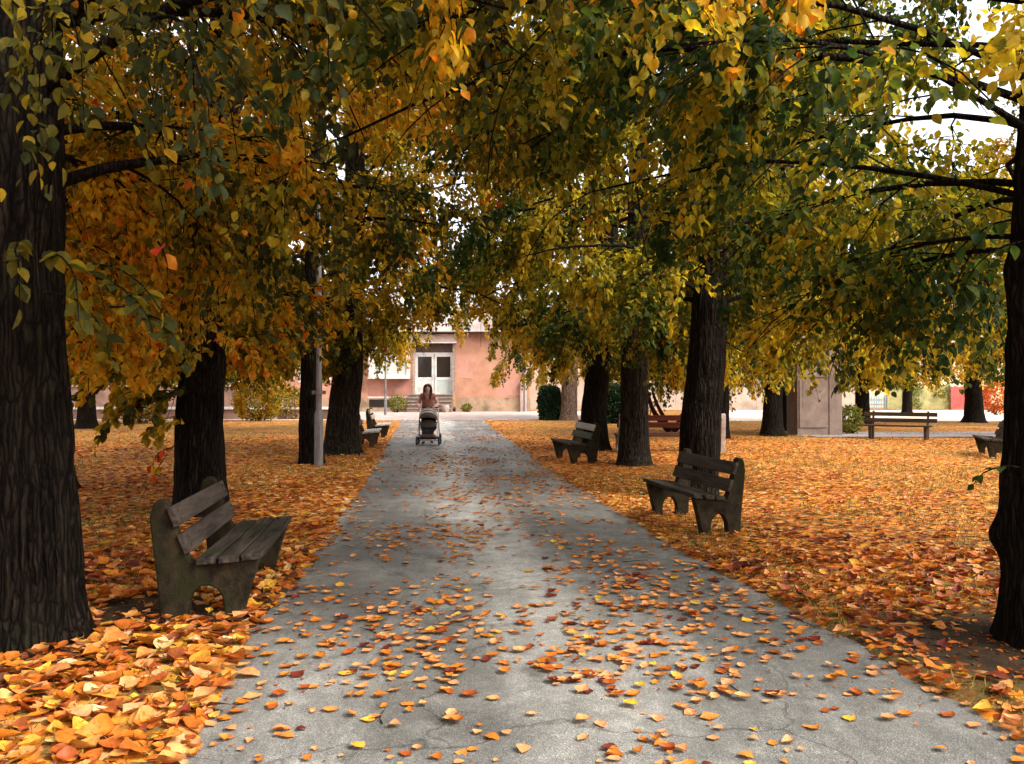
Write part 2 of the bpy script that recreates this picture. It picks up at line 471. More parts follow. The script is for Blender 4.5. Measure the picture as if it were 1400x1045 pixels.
pth = strip('asphalt_path', ys, path_l, path_r, 0.0, M['asphalt'], 28)
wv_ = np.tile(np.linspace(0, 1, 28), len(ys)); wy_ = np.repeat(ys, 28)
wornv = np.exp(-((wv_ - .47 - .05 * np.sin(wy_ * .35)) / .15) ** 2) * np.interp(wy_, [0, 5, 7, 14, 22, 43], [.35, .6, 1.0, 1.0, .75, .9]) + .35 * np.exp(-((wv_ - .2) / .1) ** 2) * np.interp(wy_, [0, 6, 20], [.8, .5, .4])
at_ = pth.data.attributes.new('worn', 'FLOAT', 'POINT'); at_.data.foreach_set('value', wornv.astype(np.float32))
M['paving'] = simple('pink_paving', (0.34, 0.24, 0.20), (0.50, 0.40, 0.35), 1.2, 0.8, bump=.2)
strip('paved_yard', np.linspace(43.15, 62, 6), lambda y: -30, lambda y: 6.0 - (y - 43) * .05, 0.0, M['paving'], 4)
M['sand'] = simple('pale_gravel', (0.46, 0.38, 0.29), (0.58, 0.50, 0.41), .6, 0.9, bump=.2)
strip('gravel_road', np.linspace(41.5, 64, 8), lambda y: 9.0 + (y - 41) * .25, lambda y: 110, 0.014, M['sand'], 4)
M['path2'] = simple('pinkish_asphalt', (0.24, 0.19, 0.18), (0.34, 0.28, 0.26), 1.0, 0.8, bump=.2)
strip('side_path', np.linspace(0, 1, 2) * 3.2 + 27.4, lambda y: 9.5, lambda y: 60, 0.035, M['path2'], 3)
# ------------------------------------------------------------------ bark
def bark_mat(name, c1, c2, c3):
    m, nt, out, N, L = nodes(name)
    p = N('BsdfPrincipled', _Roughness=0.88); p.inputs['Specular IOR Level'].default_value = 0.06
    L(p.outputs[0], out.inputs[0])
    tc = N('TexCoord'); pos = tc.outputs['Object']
    mp = N('Mapping'); L(pos, mp.inputs[0]); mp.inputs['Scale'].default_value = (1, 1, 0.16)
    n1 = N('TexNoise', _Scale=26.0, _Detail=8.0, _Roughness=0.7, _Distortion=0.4); L(mp.outputs[0], n1.inputs['Vector'])
    r = N('ValToRGB'); ramp(r, [(0.34, c1), (0.58, c2), (0.74, c3)]); L(n1.outputs[0], r.inputs[0])
    n2 = N('TexNoise', _Scale=1.6, _Detail=5.0, _Roughness=0.65); L(pos, n2.inputs['Vector'])
    g = N('ValToRGB'); ramp(g, [(0.5, (0, 0, 0)), (0.68, (.55, .55, .55))]); L(n2.outputs[0], g.inputs[0])
    c = mixc(N, L, g.outputs[0], r.outputs[0], tuple(0.5 * (x + y) for x, y in zip(c2, (0.030, 0.032, 0.012))))
    # long cracks between the bark plates
    wv = N('TexNoise', _Scale=4.0, _Detail=3.0); L(pos, wv.inputs['Vector'])
    sv = N('VectorMath', operation='SCALE'); L(wv.outputs['Color'], sv.inputs[0]); sv.inputs['Scale'].default_value = 0.07
    mp2 = N('Mapping'); L(pos, mp2.inputs[0]); mp2.inputs['Scale'].default_value = (1, 1, 0.075)
    ad = N('VectorMath', operation='ADD'); L(mp2.outputs[0], ad.inputs[0]); L(sv.outputs[0], ad.inputs[1])
    ve = N('TexVoronoi', feature='DISTANCE_TO_EDGE', _Scale=30.0); L(ad.outputs[0], ve.inputs['Vector'])
    cr = N('ValToRGB'); ramp(cr, [(0.0, (0.16, 0.15, 0.14)), (0.16, (0.8, 0.8, 0.8)), (0.4, (1.25, 1.25, 1.25))]); L(ve.outputs['Distance'], cr.inputs[0])
    c = mixc(N, L, 1.0, c, cr.outputs[0], 'MULTIPLY')
    L(c, p.inputs['Base Color'])
    b = N('Bump', _Strength=0.9, _Distance=0.03); L(n1.outputs[0], b.inputs['Height'])
    b2 = N('Bump', _Strength=1.0, _Distance=0.05); L(ve.outputs['Distance'], b2.inputs['Height']); L(b.outputs[0], b2.inputs['Normal']); L(b2.outputs[0], p.inputs['Normal'])
    return m
M['bark'] = bark_mat('dark_bark', (0.006, 0.0045, 0.0035), (0.020, 0.0135, 0.0095), (0.062, 0.043, 0.030))
M['bark_grey'] = bark_mat('greyish_bark', (0.016, 0.012, 0.009), (0.050, 0.038, 0.028), (0.115, 0.090, 0.068))
M['bark_pale'] = bark_mat('pale_mottled_bark', (0.16, 0.10, 0.075), (0.30, 0.20, 0.15), (0.45, 0.34, 0.27))
M['bark_red'] = bark_mat('reddish_bark', (0.05, 0.012, 0.010), (0.11, 0.028, 0.022), (0.18, 0.06, 0.045))

def trunk_mesh(name, axis, r0, rtop, n=40, dz=0.06, depth=0.022, flare=0.5, seed=0, bulges=(), ridge=9.0, zmax=None):
    """axis: list of (x, y, z); furrowed bark is in the mesh, not only in the shader"""
    ax = np.array(axis, float)
    zs = np.concatenate([np.arange(-0.15, min(3.5, ax[-1, 2]), dz), np.arange(min(3.5, ax[-1, 2]), ax[-1, 2], 0.25), [ax[-1, 2]]])
    cx = np.interp(zs, ax[:, 2], ax[:, 0]); cy = np.interp(zs, ax[:, 2], ax[:, 1])
    cx = cx + 0.03 * (vnoise(zs * 1.1, zs * 0, seed + 3) - .5) * 2; cy = cy + 0.03 * (vnoise(zs * 1.1, zs * 0, seed + 4) - .5) * 2
    H = ax[-1, 2]
    t = np.clip(zs / H, 0, 1)
    rad = r0 * (1 - t) ** 0.8 + rtop * (1 - (1 - t) ** 0.8)
    th = np.arange(n) * 2 * math.pi / n
    T, Z = np.meshgrid(th, zs); RR = np.repeat(rad[:, None], n, 1)
    nr = max(3, round(ridge))
    lob = 0.6 + 0.8 * vnoise(T / (2 * math.pi) * 6, Z * 0.3, seed + 8, 6)
    RR = RR * (1 + flare * np.exp(-np.clip(Z, -0.1, None) / 0.22) * lob)
    RR = RR * (1 + 0.12 * (vnoise(T / (2 * math.pi) * 5, Z * 0.7, seed + 9, 5) - .5))
    u = T / (2 * math.pi) * nr
    w = 0.55 * (vnoise(u * 1.0, Z * 1.6, seed + 1, nr) - .5) * 2
    a = vnoise((u * 2 + w) % (2 * nr), Z * 1.5, seed + 2, 2 * nr); b = vnoise((u * 4 + w) % (4 * nr), Z * 4.0, seed + 5, 4 * nr)
    rd = np.clip(np.abs(a - .5) * 4.2, 0, 1) ** .7 * 0.85 + np.abs(b - .5) * 2 * 0.35
    RR = RR + depth * (rd - 0.5)
    for (bt, bz, bs, bh) in bulges:
        dth = np.abs((T - bt + math.pi) % (2 * math.pi) - math.pi)
        RR = RR + bh * np.exp(-(dth / (bs * 2.2)) ** 2 - ((Z - bz) / bs) ** 2)
    co = np.stack([cx[:, None] + RR * np.cos(T), cy[:, None] + RR * np.sin(T), Z], -1).reshape(-1, 3)
    i, j = np.meshgrid(np.arange(len(zs) - 1), np.arange(n), indexing='ij'); j2 = (j + 1) % n
    q = np.stack([i * n + j, i * n + j2, (i + 1) * n + j2, (i + 1) * n + j], -1).reshape(-1, 4)
    return np_mesh(name, co, q.ravel(), np.arange(len(q)) * 4, None, True), (lambda z: (float(np.interp(z, ax[:, 2], ax[:, 0])), float(np.interp(z, ax[:, 2], ax[:, 1])), float(np.interp(z, zs, rad))))

# ------------------------------------------------------------------ crown
def dirv(a, e):
    return np.array([math.cos(a) * math.cos(e), math.sin(a) * math.cos(e), math.sin(e)])

def path_keep(P, orig, rs, thinning=True):
    """the alley is pruned clear above the path; returns a mask of the points that stay"""
    x = P[:, 0] + orig[0]; y = P[:, 1] + orig[1]; z = P[:, 2]
    c = 0.5 * (np.interp(y, PL_Y, PL_X) + np.interp(y, PR_Y, PR_X))
    u = np.abs(x - c)
    ragged = 0.7 * (fbm(x * 0.9, y * 0.9, 41) - .5)
    zmin = np.interp(u, [0, 1.1, 1.9, 2.9, 9], [3.35, 3.1, 2.4, 1.9, 1.8]) + ragged
    keep = z > zmin
    if not thinning: return keep
    # thin air high over the middle, so the sky shows in gaps
    thin = np.exp(-(u / 0.7) ** 2) * (0.28 + 0.5 * (fbm(y * 0.8, z * 0.8, 55) - .5) * 2)
    keep &= rs.random(len(P)) > thin * np.clip((y - 6) / 5, 0.3, 1.0)
    return keep

def crown(seed, axis_fn, H, zlo, Rad, n_limbs=17, n_sub=8, n_twig=6, per_twig=26, lsize=0.10, droop=0.10, keep=None, orig=(0, 0),
          tmpl=LEAF8, lean=(0, 0), base_tint=0.5, tint_var=0.35, zhi_frac=0.97, low_e=0.35, leaf_droop=0.55, limb_r=0.36, az_bias=None, gap=0.0, front=.6, cap=.93, clear=.93):
    rs = np.random.default_rng(seed)
    limbP = []; limbR = []; subP = []; subR = []; twP = []; twR = []
    lp = []; lt = []; ln = []; ls = []; ltint = []
    ga = rs.uniform(0, 6.28)
    for i in range(n_limbs):
        f = (i + rs.uniform(0.1, 0.9)) / n_limbs
        h = zlo + (H * zhi_frac - zlo) * f ** 1.75
        az = ga + i * 2.39996 + rs.normal(0, 0.25)
        if az_bias is not None and rs.random() < az_bias[1]:
            az = az_bias[0] + rs.normal(0, 0.7)
        # fewer limbs reach towards the open south side
        for _ in range(3):
            if math.cos(az + math.pi / 2) > .55 and rs.random() < front: az += rs.choice([-1, 1]) * rs.uniform(.9, 1.6)
        x0, y0, r0 = axis_fn(min(h, H - 0.05))
        prof = math.sin(math.pi * (0.30 + 0.68 * f)) ** 0.7
        Ln = Rad * prof * rs.uniform(0.82, 1.12)
        e = low_e + 0.75 * f + rs.normal(0, 0.1)
        k = 9
        p = np.array([x0, y0, h]); pts = [p]; dirs = []
        a = az
        for s in range(k - 1):
            d = dirv(a, e) + np.array([lean[0], lean[1], 0]) * 0.1
            d /= np.linalg.norm(d)
            p = p + d * Ln / (k - 1); pts.append(p); dirs.append(d)
            e -= droop * (1.25 - f) * rs.uniform(0.5, 1.6); a += rs.normal(0, 0.13)
        pts = np.array(pts)
        if keep is not None:
            ok = keep(pts, orig, rs, False)
            cut = k
            for s in range(3, k):
                if not ok[s]: cut = s; break
            if cut <= 4: continue
            if cut < k:
                g_ = np.linspace(0, cut - 1 + .3, k); gi_ = np.minimum(g_.astype(int), k - 2)
                pts = pts[gi_] + (pts[gi_ + 1] - pts[gi_]) * (g_ - gi_)[:, None]
                dirs = [norm(pts[s + 1] - pts[s]) for s in range(k - 1)]
        rl = max(0.02, min(r0 * 0.6, limb_r * 0.095 * (Ln / 3.0)))
        limbP.append(pts); limbR.append(np.linspace(rl, 0.008, k))
        lt_base = base_tint + rs.normal(0, tint_var * 0.45)
        for sidx in range(n_sub):
            tt = 0.24 + 0.76 * (sidx + rs.uniform(0, 1)) / n_sub
            g = tt * (k - 1); gi = min(int(g), k - 2); q0 = pts[gi] + (pts[gi + 1] - pts[gi]) * (g - gi)
            d0 = dirs[gi]
            a0 = math.atan2(d0[1], d0[0]); e0 = math.asin(max(-1, min(1, d0[2])))
            side = 1 if sidx % 2 else -1
            if sidx == n_sub - 1: side = 0.1
            a1 = a0 + side * rs.uniform(0.45, 1.25); e1 = e0 + rs.uniform(-0.5, 0.35)
            sl = (0.28 * Ln * (1.15 - 0.6 * tt) + 0.35) * rs.uniform(0.7, 1.25)
            sp = [q0]; p = q0; sd = []
            for s in range(5):
                d = dirv(a1, e1); p = p + d * sl / 5; sp.append(p); sd.append(d)
                e1 -= droop * rs.uniform(0.6, 2.2); a1 += rs.normal(0, 0.18)
            sp = np.array(sp)
            if keep is not None and not keep(sp[3:4], orig, rs)[0] and rs.random() < 0.75: continue
            subP.append(sp); subR.append(np.linspace(max(0.006, rl * 0.35 * (1.1 - tt)), 0.004, 6))
            st = min(.85, lt_base + rs.normal(0, tint_var * 0.5))
            for w in range(n_twig):
                tw = 0.15 + 0.85 * (w + rs.uniform(0, 1)) / n_twig
                g2 = tw * 5; g2i = min(int(g2), 4); t0 = sp[g2i] + (sp[g2i + 1] - sp[g2i]) * (g2 - g2i)
                dd = sd[g2i]
                a2 = math.atan2(dd[1], dd[0]) + (1 if w % 2 else -1) * rs.uniform(0.2, 1.2); e2 = math.asin(max(-1, min(1, dd[2]))) + rs.uniform(-0.65, 0.3)
                tl = rs.uniform(0.38, 0.85)
                tp = [t0]; p = t0; td = []
                for s in range(4):
                    d = dirv(a2, e2); p = p + d * tl / 4; tp.append(p); td.append(d)
                    e2 -= leaf_droop * rs.uniform(0.1, 0.55); a2 += rs.normal(0, 0.15)
                tp = np.array(tp); td = np.array(td)
                if keep is not None and not keep(tp[2:3], orig, rs)[0]: continue
                if rs.random() < gap: continue
                ax_ = axis_fn(min(tp[2, 2], H - .05)); dx_ = abs(tp[2, 0] - ax_[0])
                if dx_ < .62 and tp[2, 1] < ax_[1] and tp[2, 2] > 2.6 and rs.random() < clear: continue
                twP.append(tp[[0, 1, 2, 4]]); twR.append(np.array([0.0045, 0.004, 0.003, 0.002]))
                n = int(per_twig * rs.uniform(0.6, 1.35))
                u = rs.uniform(0.08, 1.02, n) * 4; ui = np.minimum(u.astype(int), 3)
                P = tp[ui] + (tp[ui + 1] - tp[ui]) * (u - ui)[:, None] + rs.normal(0, 0.045, (n, 3))
                D = td[ui]
                sgn = np.where(rs.random(n) < .5, -1.0, 1.0)[:, None]
                S = np.cross(D, np.array([0, 0, 1.0])) * sgn
                T = D * 0.45 + S * 0.75 + np.array([0, 0, -0.45 * leaf_droop * 1.6]) + rs.normal(0, 0.38, (n, 3))
                Nn = np.array([0, 0, 1.0]) * 0.75 + S * 0.2 + rs.normal(0, 0.42, (n, 3))
                lp.append(P); lt.append(T); ln.append(Nn); ls.append(lsize * rs.uniform(0.6, 1.2, n)); ltint.append(np.clip(st + rs.normal(0, tint_var * 0.42, n), 0.0, rs.uniform(cap - .2, cap, n)))
    lp = np.vstack(lp); lt = np.vstack(lt); ln = np.vstack(ln); ls = np.concatenate(ls); ltint = np.concatenate(ltint)
    # a few turned early
    turn = rs.random(len(ltint)) < 0.010; ltint[turn] = rs.uniform(0.9, 1.0, turn.sum())
    if keep is not None:
        zf = lp[:, 2] > 1.45
        lp, lt, ln, ls, ltint = lp[zf], lt[zf], ln[zf], ls[zf], ltint[zf]
    branches = [(np.array(limbP), np.array(limbR), 7)]
    if subP: branches.append((np.array(subP), np.array(subR), 5))
    if twP: branches.append((np.array(twP), np.array(twR), 3))
    return branches, [(tmpl, lp, lt, ln, ls, ltint)]

def sprig(rs, p0, a, e, length, n, size, tint, droop=0.35):
    """one hanging shoot with leaves on both sides: returns (points, leaf batch)"""
    p = np.array(p0, float); pts = [p]; ds = []
    for s in range(6):
        d = dirv(a, e); p = p + d * length / 6; pts.append(p); ds.append(d); e -= droop * rs.uniform(.3, .8); a += rs.normal(0, .15)
    pts = np.array(pts); ds = np.array(ds)
    u = rs.uniform(0.1, 1, n) * 6; ui = np.minimum(u.astype(int), 5)
    P = pts[ui] + (pts[ui + 1] - pts[ui]) * (u - ui)[:, None]
    S = np.cross(ds[ui], np.array([0, 0, 1.])) * np.where(rs.random(n) < .5, -1., 1.)[:, None]
    T = ds[ui] * .4 + S * .8 + np.array([0, 0, -.45]) + rs.normal(0, .3, (n, 3))
    Nn = np.array([0, 0, .7]) + rs.normal(0, .45, (n, 3))
    return pts, (P, T, Nn, size * rs.uniform(.65, 1.2, n), np.clip(tint + rs.normal(0, .14, n), 0, 1))

def high_keep(P, orig, rs, thinning=True):
    return P[:, 2] > 1.75 + 0.9 * (fbm(P[:, 0] * .6 + 9, P[:, 1] * .6 + 9, 43) - .3)

def add_sprigs(branches, batches, seed, specs, tmpl=LEAF8):
    """specs: (p0, azimuth, elevation, length, leaves, size, tint, droop)"""
    rs = np.random.default_rng(seed)
    PP = []; 
    for sp in specs:
        pts, (P, T, Nn, S, ti) = sprig(rs, *sp)
        PP.append(pts); batches.append((tmpl, P, T, Nn, S, ti))
    PP = np.array(PP)
    branches.append((PP, np.tile(np.linspace(0.007, 0.002, PP.shape[1]), (len(PP), 1)), 5))

# leaf colours by kind of tree (dark green, olive, gold, orange, red)
OLIVE = [(0.0, (0.022, 0.036, 0.010)), (0.28, (0.070, 0.076, 0.012)), (0.48, (0.180, 0.150, 0.014)), (0.64, (0.33, 0.245, 0.016)), (0.80, (0.46, 0.30, 0.018)), (0.93, (0.52, 0.22, 0.014)), (1.0, (0.42, 0.06, 0.012))]
BROWN = [(0.0, (0.032, 0.040, 0.012)), (0.24, (0.100, 0.090, 0.013)), (0.46, (0.250, 0.185, 0.015)), (0.66, (0.43, 0.280, 0.017)), (0.82, (0.55, 0.31, 0.017)), (0.94, (0.56, 0.19, 0.014)), (1.0, (0.42, 0.045, 0.010))]
GREEN = [(0.0, (0.020, 0.042, 0.012)), (0.32, (0.066, 0.092, 0.015)), (0.54, (0.165, 0.160, 0.017)), (0.72, (0.32, 0.255, 0.018)), (0.88, (0.46, 0.32, 0.020)), (1.0, (0.50, 0.18, 0.015))]
M['lf_olive'] = leaf_mat('olive_gold_leaf', OLIVE)
M['lf_brown'] = leaf_mat('brown_gold_leaf', BROWN)
M['lf_green'] = leaf_mat('green_gold_leaf', GREEN)
M['lf_dark'] = leaf_mat('dark_evergreen_leaf', [(0, (0.008, 0.020, 0.010)), (1, (0.030, 0.060, 0.025))], trans=.15)
M['lf_red'] = leaf_mat('red_orange_leaf', [(0, (0.20, 0.04, 0.01)), (.5, (.45, .11, .02)), (1, (0.55, 0.24, 0.03))])
M['lf_shrub'] = leaf_mat('shrub_leaf', [(0, (0.04, 0.07, 0.02)), (.6, (.16, .18, .04)), (1, (0.40, 0.30, 0.05))])

def make_tree(label, loc, axis, r0, rtop, crown_kw, bark='bark', leaf='lf_olive', seed=1, trunk_kw={}, group=None, sprigs=None, name='park_tree'):
    t = empty(name, loc)
    tag(t, label, 'tree', group)
    me, fn = trunk_mesh('trunk', axis, r0, rtop, seed=seed, **trunk_kw)
    link_mesh('trunk', me, M[bark], t)
    br, bt = crown(seed, fn, axis[-1][2], **crown_kw)
    if sprigs: add_sprigs(br, bt, seed + 5, sprigs, crown_kw.get('tmpl', LEAF8))
    link_mesh('branches', tubes_mesh('branches', br), M[bark], t)
    link_mesh('crown', leaves_mesh('crown', bt), M[leaf], t)
    return t

def Pt(px, py, D, loc):
    """photo point at depth D, relative to a tree's base"""
    return (gnd(px, D) - loc[0], D - loc[1], hgt(py, D))

G = 'trees lining the path'
near = dict(n=180, dz=0.016, depth=0.036, ridge=17)
mid = dict(n=96, dz=0.035, depth=0.030, ridge=13)
# --- trees beside the camera
l = (-2.88, 5.2, 0)
sp = [(Pt(30, 330, 4.75, l), -1.3, -.2, .55, 14, .10, .22, .5), (Pt(70, 350, 4.7, l), -1.0, 0, .7, 18, .105, .2, .45), (Pt(130, 380, 4.8, l), -.4, -.2, .6, 20, .10, .15, .4),
      (Pt(20, -20, 4.6, l), -1.2, -.6, .35, 10, .10, .35, .5), (Pt(60, -30, 4.6, l), -.6, -.7, .35, 9, .10, .35, .5), (Pt(105, -20, 4.7, l), -.6, -.8, .45, 10, .095, .3, .5), (Pt(110, 360, 4.9, l), -.2, -.1, .8, 26, .10, .18, .4),
      (Pt(215, 330, 4.7, l), -.3, -.9, .22, 2, .13, .84, .2), (Pt(150, 420, 5.2, l), -.2, 0, .7, 20, .10, .15, .4), (Pt(60, 400, 4.75, l), .0, -.1, .6, 16, .10, .2, .4)]
# long bare hanging shoots
rsx = np.random.default_rng(3)
for px, py in ((118, -60), (180, -50), (240, -40), (300, -60), (95, 20), (350, -60), (210, 20)):
    sp.append((Pt(px, py, 5.2 + rsx.uniform(-.3, 1.2), l), rsx.uniform(-1, 1), -.9, rsx.uniform(1.1, 1.9), 12, .09, .5, .22))
make_tree('big dark furrowed tree trunk with leaves heaped at its foot, beside the three plank bench', l,
          [(0.02, 0, -.3), (-.02, 0, 1), (-.06, 0, 3), (-.10, 0, 6), (.1, .1, 10.5)], .29, .05,
          dict(zlo=2.5, Rad=3.9, n_limbs=34, n_sub=11, n_twig=8, per_twig=40, lsize=.068, droop=.12, keep=path_keep, orig=l, base_tint=.52, tint_var=.50, low_e=.25, az_bias=(.9, .55), front=.95, clear=.97, cap=.97), leaf='lf_brown', seed=101, trunk_kw=dict(flare=.18, **near), group=G, sprigs=sp)
l = (3.22, 5.2, 0)
sp = [(Pt(1385, 300, 4.9, l), 2.4, -.1, .5, 12, .1, .15, .4), (Pt(1400, 330, 4.9, l), 2.8, -.2, .5, 12, .1, .1, .4), (Pt(1395, 640, 4.9, l), 2.9, .2, .3, 6, .07, .2, .5)]
make_tree('black tree trunk with a swollen knot, standing on bare dark soil by the path', l,
          [(.0, 0, -.3), (.0, 0, 1), (.03, 0, 2), (.08, 0, 4), (.14, .1, 10.5)], .275, .05,
          dict(zlo=2.3, Rad=4.3, limb_r=.18, n_limbs=42, n_sub=10, n_twig=8, per_twig=42, lsize=.072, droop=.10, keep=path_keep, orig=l, front=.9, clear=.97, base_tint=.38, tint_var=.46, low_e=.22, az_bias=(2.3, .38), gap=.04), leaf='lf_green', seed=102,
          trunk_kw=dict(flare=.26, bulges=[(2.9, .63, .10, .075), (2.8, 2.2, .14, .04), (3.3, 2.0, .1, .03)], **near), group=G, sprigs=sp)
# --- second tree of the left row, behind the near bench, with shoots low on its trunk
l = (-3.76, 10.6, 0)
sp = []
for px, py, a in ((250, 540, 3.0), (240, 560, 3.3), (200, 500, 3.1), (255, 520, 2.7), (180, 510, 3.6), (150, 500, 3.2), (265, 510, 4.4), (290, 500, 4.9), (320, 500, 0.1), (330, 500, -.4), (120, 490, 3.3), (250, 500, 3.9), (300, 480, 5.2), (220, 530, 3.4), (260, 550, 3.7), (350, 480, .2), (170, 545, 3.3), (200, 565, 3.2), (235, 575, 3.4), (245, 590, 3.1), (150, 550, 3.0), (335, 545, -.2), (190, 590, 3.3), (120, 530, 3.3)):
    for r_ in range(2):
        sp.append((Pt(px + rsx.uniform(-14, 14), py - 25 + rsx.uniform(-16, 10), 10.25 + rsx.uniform(-.3, .3), l), a + rsx.normal(0, .4), rsx.uniform(-.2, .3), rsx.uniform(.5, .8), 24, .11, rsx.choice([.12, .3, .55, .75]), .45))
sp.append((Pt(246, 600, 10.3, l), 3.6, -.9, .85, 7, .10, .97, .06)); sp.append((Pt(235, 612, 10.25, l), 3.3, -.3, .35, 7, .10, .98, .4))
make_tree('dark tree trunk rising just behind the three plank bench, leafy shoots low on it', l,
          [(.04, 0, -.3), (.0, 0, 1), (.02, 0, 2.2), (.25, .05, 4.5), (.30, .1, 11)], .285, .05,
          dict(zlo=2.5, Rad=4.0, n_limbs=30, n_sub=10, n_twig=8, per_twig=32, lsize=.094, droop=.13, keep=path_keep, orig=l, base_tint=.54, tint_var=.50, low_e=.18, cap=.97, clear=.9), leaf='lf_brown', seed=103, trunk_kw=dict(flare=.22, **mid), group=G, sprigs=sp)
l = (-4.02, 17.6, 0)
make_tree('straight dark tree trunk with a grey lamp post standing close against it', l,
          [(0, 0, -.3), (-.02, 0, 2), (.1, 0, 5), (.2, .1, 11.5)], .225, .04,
          dict(zlo=2.6, Rad=3.9, n_limbs=28, n_sub=9, n_twig=8, per_twig=32, tmpl=LEAF6, lsize=.10, droop=.14, keep=path_keep, orig=l, base_tint=.56, tint_var=.40, low_e=.2), leaf='lf_olive', seed=104, trunk_kw=dict(flare=.2, **mid), group=G)
l = (-3.93, 20.2, 0)
make_tree('stout furrowed tree trunk leaning a little, between the grey lamp post and two benches', l,
          [(0, 0, -.3), (.0, 0, .6), (.16, 0, 2.2), (.3, 0, 5), (.35, .1, 12)], .37, .05,
          dict(zlo=2.7, Rad=4.9, n_limbs=28, n_sub=9, n_twig=8, per_twig=32, tmpl=LEAF6, lsize=.105, droop=.13, keep=path_keep, orig=l, base_tint=.60, tint_var=.40, low_e=.2), bark='bark_grey', leaf='lf_olive', seed=105, trunk_kw=dict(flare=.38, **mid), group=G)
l = (-5.75, 30.0, 0)
make_tree('slim pale olive tree trunk beyond the two benches near the path end', l,
          [(0, 0, -.3), (.1, 0, 2.5), (.3, 0, 6), (.3, 0, 10)], .17, .04,
          dict(zlo=2.9, Rad=4.8, n_limbs=24, n_sub=9, n_twig=7, per_twig=28, lsize=.115, droop=.12, keep=path_keep, orig=l, base_tint=.55, tint_var=.36, tmpl=LEAF6), bark='bark_grey', leaf='lf_olive', seed=106, group=G)
# --- right row
l = (2.62, 12.2, 0)
make_tree('tall dark tree trunk leaning slightly, directly behind the weathered bench by the path', l,
          [(-.05, 0, -.3), (-.02, 0, 1), (.12, 0, 2.4), (.30, 0, 5), (.36, .1, 11.5)], .275, .05,
          dict(zlo=2.6, Rad=4.0, n_limbs=30, n_sub=10, n_twig=8, per_twig=32, lsize=.094, droop=.12, keep=path_keep, orig=l, base_tint=.48, tint_var=.44, low_e=.2, clear=.95), leaf='lf_green', seed=107, trunk_kw=dict(flare=.2, **mid), group=G)
l = (2.38, 17.3, 0)
make_tree('broad grey brown tree trunk with evenly furrowed bark, beside the small dark bench', l,
          [(0, 0, -.3), (0, 0, 1), (.02, 0, 2.5), (.12, 0, 5), (.3, .1, 11.5)], .285, .05,
          dict(zlo=2.5, Rad=3.9, n_limbs=28, n_sub=9, n_twig=8, per_twig=32, tmpl=LEAF6, lsize=.10, droop=.14, keep=path_keep, orig=l, base_tint=.48, tint_var=.44, low_e=.2), bark='bark_grey', leaf='lf_green', seed=108, trunk_kw=dict(flare=.28, **mid), group=G)
l = (2.02, 21.6, 0)
make_tree('dark leaning tree trunk standing behind the small dark bench with a whitish top plank', l,
          [(-.02, 0, -.3), (0, 0, 1), (.22, 0, 3), (.4, 0, 6), (.5, .1, 12)], .32, .05,
          dict(zlo=2.7, Rad=4.9, n_limbs=28, n_sub=9, n_twig=8, per_twig=32, tmpl=LEAF6, lsize=.105, droop=.13, keep=path_keep, orig=l, base_tint=.57, tint_var=.42, low_e=.2), leaf='lf_olive', seed=109, trunk_kw=dict(flare=.3, **mid), group=G)
# --- solitary trees on the lawns
G2 = 'trees on the lawns away from the path'
l = (-6.95, 12.95, 0)
make_tree('tree trunk flaring at its foot on the lawn, half hidden by the big furrowed trunk', l,
          [(.1, 0, -.3), (.06, 0, .7), (-.1, 0, 2.5), (-.2, 0, 6), (0, 0, 11)], .33, .05,
          dict(zlo=2.6, Rad=4.2, n_limbs=28, n_sub=9, n_twig=8, per_twig=32, tmpl=LEAF6, lsize=.10, droop=.14, keep=path_keep, orig=l, base_tint=.54, tint_var=.48, low_e=.2, cap=.97), leaf='lf_brown', seed=110, trunk_kw=dict(flare=.3, **mid), group=G2)

kw = dict(keep=high_keep, n_limbs=24, n_sub=9, n_twig=7, per_twig=22, lsize=.13, tmpl=LEAF6, low_e=.12, droop=.14)
protos = []
for s_, lf, bt_, nm in ((201, 'lf_olive', .55, 'a'), (202, 'lf_green', .62, 'b'), (203, 'lf_brown', .50, 'c')):
    protos.append(make_tree('x', (0, 0, 0), [(0, 0, -.3), (.03, 0, 1.5), (.15, .1, 5), (.1, 0, 11)], .31, .05,
                            dict(zlo=2.7, Rad=4.5, base_tint=bt_, tint_var=.40, **kw), leaf=lf, seed=s_, trunk_kw=dict(flare=.45, n=36, dz=.06, depth=.03, ridge=9)))
used = [False] * 3
def park(px, base_y, k, label, s=1.0, rz=0.0, sz=None, D=None):
    D = D or 1.5 * F / (base_y - HY)
    o = protos[k] if not used[k] else copy_tree(protos[k])
    used[k] = True
    o.location = (gnd(px, D), D, 0); o.rotation_euler = (0, 0, rz); o.scale = (s, s, sz or s)
    o['label'] = label; o['group'] = G2
    return o
park(1057, 597, 1, 'grey tree trunk with a flared foot just beside the weathered concrete kiosk', 1.0, .6)
park(1074, 590, 0, 'thin dark tree trunk between the flared grey trunk and the concrete kiosk', .72, 2.2, .95)
park(1331, 578, 1, 'tree trunk in front of the red boards at the far street', 1.25, 3.1, 1.0)
park(988, 600, 2, 'slender reddish tree behind the end of the long red brown bench', .62, 1.1, .8)
park(255, 578, 2, 'tree far across the lawn behind the trunk with leafy shoots', 1.1, 4.0)
park(120, 586, 0, 'tree across the lawn near the low wall with white coping', 1.05, 5.1)
park(330, 570, 1, 'tree at the far end of the lawn near the pink building corner', 1.0, .3)
park(-60, 600, 2, 'tree deep in the lawn behind the big furrowed trunk', 1.0, 2.9)
park(1480, 596, 0, 'tree standing behind the black trunk with the swollen knot', 1.15, 1.9)
park(1240, 574, 2, 'tree at the street side in front of the clipped pale green fence', .9, .9, D=52)
park(870, 571, 2, 'tree beyond the long red brown bench near the dark hedges', 1.1, 2.4)
